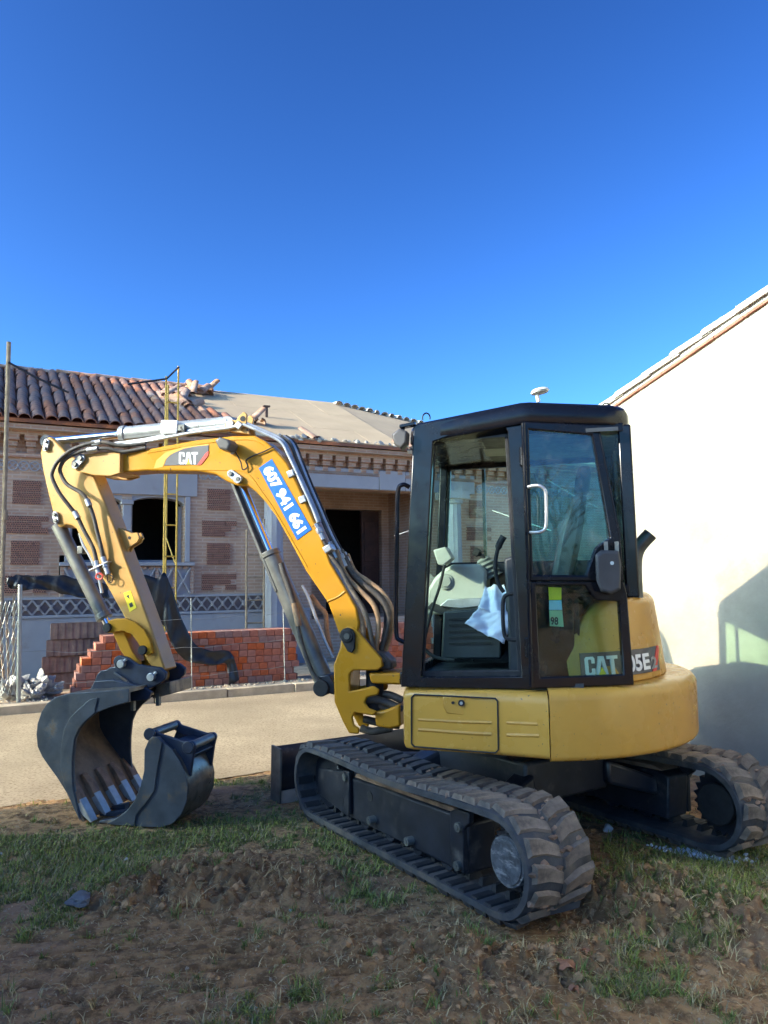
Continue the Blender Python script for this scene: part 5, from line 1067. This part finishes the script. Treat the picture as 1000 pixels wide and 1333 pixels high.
# ---------------- cab interior
P_(MB().prism(xz([(553, 800), (556, 770), (566, 752), (578, 741), (590, 735), (626, 734), (634, 744), (634, 800)], .2), -.0, .22), 'side_console', CONS, bev=.02)
P_(MB().cyl(ex(580, 757, .221), ex(580, 757, .236), .05, 22).cyl(ex(580, 757, .236), ex(580, 757, .244), .035, 22), 'air_vent', CONS, bev=.004)
lv = P_(MB().prism(xz([(577, 796), (655, 790), (652, 858), (574, 858)], .35), .10, .35), 'seat_base', DARKP, bev=.012)
for k in range(5): P_(MB().bar(ex(585, 806 + k * 8, .352), ex(640, 805 + k * 8, .352), .012, .014), 'louver', RUB, lv)
P_(MB().prism(xz([(555, 792), (562, 784), (634, 812), (634, 824)], .24), .222, .232), 'belt_strap', RUB, lv)
P_(MB().prism(xz([(572, 789), (583, 780), (634, 778), (634, 788), (600, 792)], .25), .225, .25), 'console_trim', STEEL, lv, .004)
P_(MB().prism(xz([(565, 716), (581, 712), (590, 727), (578, 737), (571, 735)], .35), .25, .38), 'monitor', CONS, bev=.008)
P_(MB().tube([ex(*p, .42) for p in ((579, 735), (572, 765), (562, 795), (554, 828), (550, 843))], .009, 8, smooth=4).tube([ex(*p, .45) for p in ((551, 843), (562, 853), (577, 858), (592, 859))], .011, 8, smooth=4), 'pedal_lever', RUB)
be = MB(); b0 = Vector(ex(641, 752, .12)); b1 = Vector(ex(628, 727, .12))
be.tube([b0 + (b1 - b0) * (i / 9) for i in range(10)], [.075, .06, .072, .055, .066, .05, .06, .045, .05, .035], 16); P_(be, 'joystick_gaiter', M('gaiter_rubber', (.14, .15, .14), .6), ang=20)
P_(MB().tube([ex(*p, .15) for p in ((634, 735), (628, 724), (617, 717))], [.012] * 8 + [.028] * 5, 10, smooth=5), 'joystick', RUB)
P_(MB().tube([ex(*p, .60) for p in ((656, 771), (648, 757), (645, 735), (649, 712), (656, 698))], [.012] * 18 + [.02] * 7, 10, smooth=6), 'control_lever', RUB)
P_(MB().tube([ex(*p, .80) for p in ((676, 773), (661, 774), (655, 784), (656, 822), (662, 832), (676, 833))], .011, 8, smooth=5), 'grab_loop', RUB)
P_(MB().prism(xz([(657, 728), (672, 722), (690, 725), (690, 890), (664, 890), (662, 800)], .62), .50, .68), 'left_console', DARKP, bev=.015)
sc_ = P_(MB().bb((-.30, .12, 1.40), (.02, .62, 1.52)), 'seat', SEATM, bev=.04, seg=3)
P_(MB().loft([[(-.34, .14, 1.5), (-.22, .14, 1.5), (-.22, .60, 1.5), (-.34, .60, 1.5)], [(-.42, .13, 1.85), (-.29, .13, 1.85), (-.29, .61, 1.85), (-.42, .61, 1.85)], [(-.46, .18, 2.08), (-.37, .18, 2.08), (-.37, .56, 2.08), (-.46, .56, 2.08)]]), 'backrest', SEATM, sc_, .03)
P_(MB().loft([[(-.47, .26, 2.10), (-.38, .26, 2.10), (-.38, .48, 2.10), (-.47, .48, 2.10)], [(-.49, .27, 2.26), (-.41, .27, 2.26), (-.41, .47, 2.26), (-.49, .47, 2.26)]]), 'headrest', SEATM, sc_, .025)
P_(MB().bb((-.36, .05, 1.06), (.0, .66, 1.40)), 'seat_box', DARKP, bev=.01)

# ================================================================== THINGS ROUND THE MACHINE
def crumple(corners, nu, nv, amp, seed, f=3.):
    rw = random.Random(seed + 40); WV = [(rw.uniform(-3, 3), rw.uniform(-1.2, 1.2), rw.uniform(0, 6), rw.uniform(.4, 1.1)) for _ in range(5)] + [(rw.uniform(-7, 7), rw.uniform(-4, 4), rw.uniform(0, 6), .25) for _ in range(4)]
    rs_ = random.Random(seed); c = [Vector(p) for p in corners]; nrm = (c[1] - c[0]).cross(c[3] - c[0]).normalized(); V_ = []
    for j in range(nv + 1):
        for i in range(nu + 1):
            a, b = i / nu, j / nv; p = (c[0] * (1 - a) + c[1] * a) * (1 - b) + (c[3] * (1 - a) + c[2] * a) * b
            d_ = amp * sum((1 - abs(math.sin(a * f * wv[0] + b * f * wv[1] + wv[2]))) * wv[3] for wv in WV) 
            V_.append(p + nrm * d_ + Vector((rs_.gauss(0, .05), rs_.gauss(0, .05), rs_.gauss(0, .05))) * amp)
    F_ = [(j * (nu + 1) + i, j * (nu + 1) + i + 1, (j + 1) * (nu + 1) + i + 1, (j + 1) * (nu + 1) + i) for j in range(nv) for i in range(nu)]
    return MB().add(V_, F_)
def w_ex(p): return CX + FX * p[0] + FY * p[1] + np.array([0, 0, p[2]])
bagc = [w_ex(ex(*q)) for q in ((630, 759, .50), (655, 757, .50), (670, 800, .62), (622, 790, .60))]; bagd = [w_ex(ex(*q)) for q in ((622, 788, .60), (671, 796, .63), (655, 835, .66), (604, 809, .64))]
bm1 = crumple(bagc, 22, 18, .02, 3, 2.2); bm2 = crumple(bagd, 24, 18, .022, 5, 2.2); bm1.add(bm2.v, bm2.f)
o = bm1.build('plastic_bag', BAG, ang=100); m = o.modifiers.new('solid', 'SOLIDIFY'); m.thickness = .002
tag(o, 'crumpled white plastic bag hanging over the seat inside the cab', 'bag')

# second, narrower bucket lying on the grass
lbk = thing('loose_bucket', 'spare narrow digging bucket with lifting ears, resting on the grass unattached', 'bucket', tuple(w_ex((2.35, .15, 0))), TH)
lofs = (-2.35, -.15, 0)
LY0, LY1 = .36, -.02
lout = [(224, 976), (234, 990), (241.5, 1006), (245, 1024), (243.5, 1043), (236, 1061), (225, 1072), (211, 1077), (196, 1077), (180, 1076), (160, 1075), (140, 1073)]
lmo = [(152, 1066), (166, 1056), (176, 1043), (184, 1024), (189, 1003), (189.5, 976), (194, 965), (199, 959), (207, 959), (213, 966)]
tmp = bpy.data.objects.new('tmp', None); col.objects.link(tmp)
root, par = bucket(tmp, lout, lmo, LY0, LY1, 0, None, part_root=tmp)
P_(MB().prism(xz([(140, 1072), (152, 1065), (166, 1055), (176, 1042), (184, 1023), (188.5, 1003), (189, 976), (194, 964), (199, 958.5), (206, 959), (212, 966), (209, 983), (205, 1004), (202, 1029), (190, 1046), (178, 1060), (176, 1074), (158, 1074)], LY0 + .003), LY0 + .003, LY0 + .013), 'side_cutter', BKT, tmp, .003)
for yy in (LY0 - .05, LY1 + .03):
    P_(MB().prism(xz([(191, 957), (194, 951), (200, 950), (206, 955), (240, 966), (250, 965), (254, 971), (251, 984), (247, 1012), (240, 1000), (232, 984), (216, 972), (200, 964)], LY0 - .03), yy - .012, yy + .014), 'lifting_ear', NAVY, tmp, .006)
for q in ((197, 955), (247, 972)):
    p = ex(*q, LY0 - .03); P_(MB().cyl((p[0], LY1 - .0, p[2]), (p[0], LY0 - .01, p[2]), .03, 20), 'ear_pin', GREYM, tmp, .005); P_(MB().cyl((p[0], LY0 - .012, p[2]), (p[0], LY0 + .0, p[2]), .042, 20), 'pin_collar', NAVY, tmp, .005)
P_(MB().prism(xz([(216, 968), (232, 978), (246, 990), (250, 984), (234, 972)], LY0 - .03), LY1 + .03, LY0 - .05), 'top_plate', NAVY, tmp, .005)
for i in range(3):
    y = LY0 - .045 - i * .14; a = Vector(ex(165, 1071, y)); b = Vector(ex(132, 1073, y)); a.z = max(a.z, .02); b.z = max(.008, b.z * .3)
    P_(MB().loft([[a + Vector((0, s * .03, h)) for s, h in ((1, -.012), (-1, -.012), (-1, .03), (1, .03))], [b + Vector((0, s * .026, h)) for s, h in ((1, -.006), (-1, -.006), (-1, .006), (1, .006))]]), 'tooth', BKT, tmp, .003)
for ch in list(tmp.children): ch.parent = lbk; ch.location = lofs
bpy.data.objects.remove(tmp)

# ---------------- brick stack on the pavement
BRK = M('red_brick', (.40, .135, .085), .9, rnd=.35, var=.28, scale=7, bump=.3, bscale=60, dirt=(.46, .29, .21), dlo=.48, dhi=.7, dscale=6)
BRKC = M('brick_core', (.20, .075, .05), .95)
def brick_stack(label, d0, d1, n0, rows, steps, depth=.48, z0=.112):
    s = sthing('brick_stack', label, 'bricks', (d0 + d1) / 2, n0 + depth / 2); bw, bh = .128, .098
    bmm = MB().bb((.003, 0, .003), (bw - .003, .235, bh - .004)).mesh('brick', BRK); ox, on_, _z = o_off[s.name]
    topx = d0 + steps[min(rows - 1, len(steps) - 1)]
    c_ = MB(); 
    for r_ in range(rows):
        x = d0 + steps[min(r_, len(steps) - 1)]; e = d1 - (.06 if r_ % 3 == 1 else 0) - .03 * (r_ > rows * .5)
        c_.bb((x + .02, n0 + .03, z0 + r_ * bh), (e - .02, n0 + depth - .02, z0 + r_ * bh + bh - .006))
        if r_ % 2: x += .035
        while x + bw <= e + .02:
            put('brick', bmm, s, loc=(x + ox, n0 + on_ + random.gauss(0, .006), z0 + r_ * bh), rot=(0, 0, random.gauss(0, .012))); x += bw + random.uniform(0, .003)
    sb(c_, 'stack_core', BRKC, s)
    return s
brick_stack('long waist-high stack of red bricks with a stepped end behind the kerb', 1.0, 4.28, 11.35, 8, [0, .03, .05, .08, .12, .22, .3, .38])
brick_stack('short low stack of red bricks on the pavement by the porch', 5.9, 7.0, 11.8, 8, [0, .02, .05, .07, .1, .12, .15, .2])
# hollow clay boards stacked on edge beside the bricks
CLAY = M('clay_board', (.24, .15, .115), .9, rnd=.25, var=.25, scale=5)
s = sthing('clay_board_stack', 'dusky leaning stack of ribbed hollow clay boards left of the red bricks', 'clay boards', 1.35, 12.3); ox, on_, _ = o_off[s.name]
cm_ = MB()
for k in range(9): cm_.bb((0, k * .0, 0), (.001, .001, .001)) if False else None
cb_ = MB().bb((0, 0, 0), (1.25, .04, .23))
for k in range(12): cb_.bb((.05 + k * .1, -.006, .005), (.09 + k * .1, .001, .225))
cbm = cb_.mesh('clay_board', CLAY)
for r_ in range(4):
    for k in range(3): put('clay_board', cbm, s, loc=(.62 + .05 * r_ + k * .012 + ox, 12.1 + k * .06 + on_, .112 + r_ * .238), rot=(R(-5), 0, random.gauss(0, .01)))
for k in range(5): put('clay_board', cbm, s, loc=(1.95 + k * .02 + ox, 12.3 + k * .05 + on_, .112 + (k % 2) * .237), rot=(R(-4), 0, 0))

# ---------------- scaffolding, poles, lines
SCY = M('yellow_scaffold_paint', (.66, .38, .05), .5, var=.2, scale=7, dirt=(.30, .2, .1), dlo=.5, dhi=.75)
WOODP = M('weathered_pole', (.36, .25, .15), .8, var=.25, scale=9)
def scaffold(label, d0, d1, n0, z1, rung=.52, w=.017, mat=SCY, extra=True, depth=.35):
    s = sthing('scaffold', label, 'scaffold', (d0 + d1) / 2, n0, 'scaffold frames against the brick house')
    for x, n_, zt in ((d0, n0, z1 - .2), (d1, n0, z1)) + (((d0 + .1, n0 + depth, z1 - .25),) if extra else ()): sb(MB().cyl((x, n_, .11), (x, n_, zt), w, 10), 'standard', mat, s)
    k = .5
    while k < z1 - .3: sb(MB().cyl((d0, n0, k), (d1, n0, k), w * .75, 8), 'rung', mat, s); k += rung
    if extra: sb(MB().cyl((d1, n0 + .01, 1.9), (d0 + .1, n0 + depth, 2.4), .012, 6), 'brace', mat, s)
    return s
p0 = st(215, 600, 13.0)[0]; p1 = st(231, 600, 13.0)[0]
scaffold('tall yellow scaffold frame rising past the eaves in front of the arched window', p0, p1, 13.0, 5.3)
p2 = st(322, 760, 13.2)[0]; scaffold('short rusty ladder frame standing beside the porch column', p2, p2 + .32, 13.25, 2.75, .4, .02, WOODP, False)
o = MB().cyl(stw(.14, 13.0, .11), stw(.12, 13.02, 5.38), .033, 12).cyl(stw(.14, 12.995, 2.6), stw(.14, 12.99, 2.75), .045, 10); tag(o.build('scaffold_pole', WOODP), 'tall tan pole standing upright in front of the house end', 'pole')
RP = M('black_rope', (.02, .02, .03), .8)
def line(name, pts, r, mat, label, cat): return tag(MB().tube(pts, r, 6).build(name, mat), label, cat)
line('rope', [stw(.12, 12.98, 5.05), stw(.5, 12.98, 4.86), stw(1.0, 12.98, 4.66)], .018, RP, 'dark strap tied from the tan pole down towards the roof tiles', 'rope')
line('rope', [stw(1.9, 13.0, 4.9), stw(2.3, 13.0, 5.0), stw(p0, 12.96, 5.05), stw(p1, 12.96, 5.28)], .018, RP, 'dark strap tied round the top of the yellow scaffold', 'rope')
WIRE = M('pale_cable', (.5, .48, .44), .6)
line('cable', [st(158, 666, 13.4), st(200, 682, 13.35), st(238, 696, 13.3)], .010, WIRE, 'pale cable stretched slanting across the dark arched window', 'cable')
line('cable', [st(8, 697, 13.3), st(40, 688, 13.3), st(66, 680, 13.4)], .008, WIRE, 'thin pale cable slanting over the perforated brick panel by the tan pole', 'cable')
line('cable', [st(235, 628, 13.3), st(275, 655, 13.4), st(300, 668, 13.5)], .006, WIRE, 'thin dark cable slanting past the panels right of the arched window', 'cable')
line('cable', [st(452, 640, 14.0), st(455, 650, 14.1), st(452, 658, 14.2), st(447, 661, 14.2)], .008, RP, 'short dark cable dangling from the porch ceiling', 'cable')
# garden fence with its torn black sheeting
GALV = M('galvanised_post', (.36, .35, .32), .45, metal=.6, var=.1)
fen = sthing('wire_fence', 'galvanised post fence with sagging wire mesh behind the kerb', 'fence', 1.4, 11.12)
for px_, zt, r in ((25, 1.62, .028), (371, 1.28, .009), (250, 1.4, .008), (-60, 1.6, .028)): x = st(px_, 880, 11.12)[0]; sb(MB().cyl((x, 11.12, .1), (x - .02, 11.14, zt), r, 12), 'post', GALV, fen)
wm_ = MB(); x0 = st(-60, 880, 11.12)[0]; x1 = st(25, 880, 11.12)[0]
for k in range(14):
    for s in (1, -1):
        pts = []; 
        for j in range(13): pts.append((x0 + (x1 - x0) * (k + .5 * (1 - (-1) ** j) * .5 * s + .5) / 14, 11.13 + .01 * math.sin(j + k), .2 + j * .1))
        wm_.tube(pts, .004, 4, cap=False)
o = sb(wm_, 'wire_mesh', GALV, fen, ang=0); o['kind'] = 'stuff'
wm_ = MB(); x2 = st(371, 880, 11.12)[0]
for z in (.35, .75, 1.15): wm_.tube([(x1 + (x2 - x1) * i / 12, 11.12, z - .06 * math.sin(math.pi * i / 12) + .015 * math.sin(i * 2.1)) for i in range(13)], .003, 4, cap=False)
sb(wm_, 'strand_wire', GALV, fen, ang=0)
SHEET = M('black_plastic_sheet', (.014, .014, .015), .45, var=.3, scale=6, bump=.3, bscale=14)
def ribbon(name, top, botm, n, label, nu=46, nv=9, amp=.03, seed=1):
    T_ = crom([Vector(st(*p, n)) for p in top], 12); B_ = crom([Vector(st(*p, n - .03)) for p in botm], 12)
    g = lambda L, a: (lambda f: L[int(f)] + (L[min(int(f) + 1, len(L) - 1)] - L[int(f)]) * (f - int(f)))(a * (len(L) - 1.001)); V_ = []
    for j in range(nv + 1):
        for i in range(nu + 1):
            a, b = i / nu, j / nv; p = g(T_, a) * (1 - b) + g(B_, a) * b
            dn = amp * (math.sin(a * 37 + b * 3 + seed) + .8 * math.sin(a * 19 - b * 5 + seed * 2) + .5 * math.sin(a * 71 + b * 9)) * (.4 + .6 * b)
            V_.append(stw(p.x + amp * .3 * math.sin(b * 11 + a * 23), p.y + dn, p.z + amp * .35 * math.sin(a * 43 + b * 7)))
    F_ = [(j * (nu + 1) + i, j * (nu + 1) + i + 1, (j + 1) * (nu + 1) + i + 1, (j + 1) * (nu + 1) + i) for j in range(nv) for i in range(nu)]
    o = MB().add(V_, F_).build(name, SHEET, ang=60); m = o.modifiers.new('solid', 'SOLIDIFY'); m.thickness = .004; return tag(o, label, 'plastic sheet')
ribbon('plastic_sheet', [(8, 753), (24, 748), (45, 750), (80, 749), (115, 757), (140, 760)], [(10, 765), (26, 768), (60, 768), (90, 775), (120, 780), (142, 778)], 11.2, 'torn black plastic sheeting draped along the fence by the galvanised post', seed=2, amp=.02)
ribbon('plastic_sheet', [(186, 748), (205, 752), (216, 746), (224, 770), (238, 808), (254, 838), (270, 846), (298, 848), (306, 862), (312, 884)], [(190, 790), (205, 812), (214, 815), (222, 835), (232, 852), (250, 862), (275, 866), (294, 864), (297, 876), (296, 897)], 11.2, 'torn black plastic sheeting hanging down over the red brick stack to the kerb', nu=60, seed=5, amp=.02)
POLY = M('clear_polythene', (.30, .285, .26), .4, var=.15, scale=10, bump=.4, bscale=25)
def wad(d, n, r, seed, label):
    bm = bmesh.new(); bmesh.ops.create_icosphere(bm, subdivisions=4, radius=1); p = stw(d, n, .11); rr = random.Random(seed); o3 = [rr.uniform(0, 9) for _ in range(4)]
    for v in bm.verts:
        c = v.co.copy(); k = 1 + .22 * math.sin(c.x * 5 + o3[0] + 2 * math.sin(c.z * 4 + o3[1])) + .2 * math.sin(c.y * 6 + o3[2] + 3 * math.sin(c.x * 3)) + .12 * math.sin(c.z * 13 + c.x * 9 + o3[3]) + .07 * math.sin(c.x * 21 + c.y * 17)
        v.co = Vector((p[0] + c.x * k * r * 1.3, p[1] + c.y * k * r * .8, p[2] + max(0, (c.z + .75)) * k * r * .75))
    me = bpy.data.meshes.new('polythene_wad'); bm.to_mesh(me); bm.free(); me.materials.append(POLY); me.shade_smooth(); me.set_sharp_from_angle(angle=R(28)); tag(put('polythene_wad', me), label, 'plastic wrap')
wad(st(14, 890, 11.45)[0], 11.45, .2, 1, 'crumpled pale polythene heaped at the foot of the galvanised post'); wad(st(52, 880, 11.5)[0], 11.5, .19, 2, 'crumpled pale polythene heaped against the end of the red bricks'); wad(st(40, 905, 11.3)[0], 11.25, .13, 3, 'small scrap of pale polythene lying by the kerb')
# slim timbers leaning by the left fence
for k in range(4):
    x = st(8 + 5 * k, 880, 11.9)[0]; tag(MB().bar(stw(x, 11.9, .11), stw(x - .12 + .05 * k, 12.3, 1.25 + .12 * k), .03, .02).build('timber_lath', WOODP), ('shortest thin timber lath leaning by the galvanised fence post', 'second shortest timber lath leaning by the galvanised fence post', 'second longest timber lath leaning by the galvanised fence post', 'longest thin timber lath leaning by the galvanised fence post')[k], 'timber', 'laths leaning by the fence')

# ---------------- small things on the ground
def stone(name, px, py, r, label, mat, cat='stone', seed=1, sq=.6):
    g = gnd(px, py); z = float(gh(g[0], g[1])); vs_, fs = blobmesh(r, seed, 3, sq, .24); o = MB().add(vs_, fs).build(name, mat, ang=25); o.location = (g[0], g[1], z + r * sq * .45); return tag(o, label, cat)
GST = M('grey_stone', (.13, .13, .14), .9, var=.25, scale=14, bump=.4); PST = M('pale_stone', (.5, .49, .46), .9, var=.15, scale=14, bump=.4)
stone('stone', 104, 1186, .062, 'blue-grey lump of rock at the edge of the left-hand turf', GST, seed=4, sq=.45)
stone('stone', 791, 1081, .032, 'pale round stone in the shade beneath the tracks', PST, seed=6, sq=.8)
stone('stone', 379, 1188, .012, 'tiny pale pebble on bare soil left of the near track', PST, seed=7)
stone('stone', 332, 1308, .013, 'tiny pale pebble lying in the foreground turf', PST, seed=8); stone('stone', 352, 1309, .014, 'tiny flat tan pebble lying in the foreground turf', GRIT, seed=9)
stone('stone', 165, 1123, .012, 'tiny white pebble on the grass near the buckets', PST, seed=10); stone('stone', 2, 1113, .014, 'tiny white pebble at the turf edge by the outbuilding', PST, seed=12)
LEAF = M('dead_leaf', (.36, .15, .075), .7, var=.25, scale=25)
def leaf(px, py, r, a, label):
    g = gnd(px, py); z = float(gh(g[0], g[1])) + .012; o2 = []
    for i in range(17):
        t = 2 * math.pi * i / 16; k = r * (.6 + .4 * abs(math.cos(2.5 * t))); o2.append((k * math.cos(t), k * math.sin(t) * .8, .012 * math.sin(3 * t)))
    m = MB().add([(0, 0, .012)] + o2[:-1], [(0, i, i % 16 + 1) for i in range(1, 17)]); m.tube([(0, 0, .01), (-r * .9, r * .3, .004), (-r * 1.4, r * .2, .0)], .0015, 5)
    o = m.build('dead_leaf', LEAF, ang=0); o.location = (g[0], g[1], z); o.rotation_euler = (.25, .2, a); mo = o.modifiers.new('solid', 'SOLIDIFY'); mo.thickness = .001; tag(o, label, 'leaf')
leaf(738, 1284, .045, .4, 'large curled orange-brown dead leaf on the soil'); leaf(748, 1300, .028, 1.9, 'smaller brown dead leaf touching the large curled leaf'); leaf(763, 1258, .024, 1.2, 'small pinkish dead leaf on the turf edge')
# spilled white gravel beside the far track
mb = MB(); WG = M('white_gravel', (.62, .63, .66), .9, var=.15, scale=30); g0 = gnd(918, 1111)
for k in range(330):
    a = random.gauss(0, .10); b = random.gauss(0, .04); x = g0[0] + a; y = g0[1] - a * .42 + b; r = random.uniform(.005, .014); z = float(gh(x, y)) + r * .5; vs_, fs = protos[k % 8]
    mb.add([(x + r * p[0], y + r * p[1], z + r * p[2]) for p in vs_], fs)
tag(mb.build('white_gravel', WG, ang=60), 'spill of white gravel on the turf beside the far track', 'gravel', kind='stuff')

# ---------------- bare winter trees and a hedge on the far side of the plot, mirrored in the cab glass
BARK = M('bare_bark', (.10, .075, .06), .9, var=.3, scale=9)
def bare_tree(loc, h, seed, label):
    rr = random.Random(seed); t = thing('bare_tree', label, 'tree', loc); tr = MB(); cr = MB()
    def grow(p, d, L, r, lev):
        mid = p + d * L * .5 + Vector((rr.gauss(0, .05), rr.gauss(0, .05), 0)) * L; e = mid + (d + Vector((rr.gauss(0, .15), rr.gauss(0, .15), .06))).normalized() * L * .5
        (tr if lev < 2 else cr).tube([p, mid, e], [r, r * .85, r * .65], 6 if lev < 2 else 4, cap=False)
        if lev >= 5: return
        for k in range(3 if lev else 5):
            a = rr.uniform(0, 6.28); sp = rr.uniform(.35, .8); u = d.cross(Vector((math.cos(a), math.sin(a), .3))).normalized(); grow(p + (e - p) * rr.uniform(.55, 1), (d + u * sp + Vector((0, 0, .12))).normalized(), L * rr.uniform(.6, .78), r * .55, lev + 1)
    grow(Vector((0, 0, -.1)), Vector((0, 0, 1)), h * .32, h * .022, 0)
    tr.build('trunk', BARK, t); cr.build('crown', BARK, t)
bare_tree((7.5, -17, 0), 7.5, 1, 'broad bare tree across the plot beside the long hedge'); bare_tree((12.5, -20, 0), 9., 2, 'tall bare tree at the end of the long hedge'); bare_tree((2.5, -21, 0), 8., 3, 'bare tree with a leaning crown behind the long hedge')
hg = MB(); rr = random.Random(4)
for k in range(2600):
    x = rr.uniform(-14, 24); z = rr.uniform(0, 2.2 + .5 * math.sin(x * .9) + .3 * math.sin(x * 2.3)); y = -19 + rr.gauss(0, .5); r = rr.uniform(.1, .24); a = rr.uniform(0, 6.28); b = rr.uniform(-.8, .8)
    u = Vector((math.cos(a), math.sin(a), b)).normalized() * r; v = u.cross(Vector((rr.gauss(0, 1), rr.gauss(0, 1), rr.gauss(0, 1)))).normalized() * r * .7; p = Vector((x, y, z)); hg.add([p - u, p - v, p + u, p + v], [(0, 1, 2, 3)])
tag(hg.build('hedge', M('hedge_leaf', (.07, .085, .035), .8, var=.4, scale=3), ang=0), 'long dark hedge across the far side of the plot', 'hedge', kind='stuff')
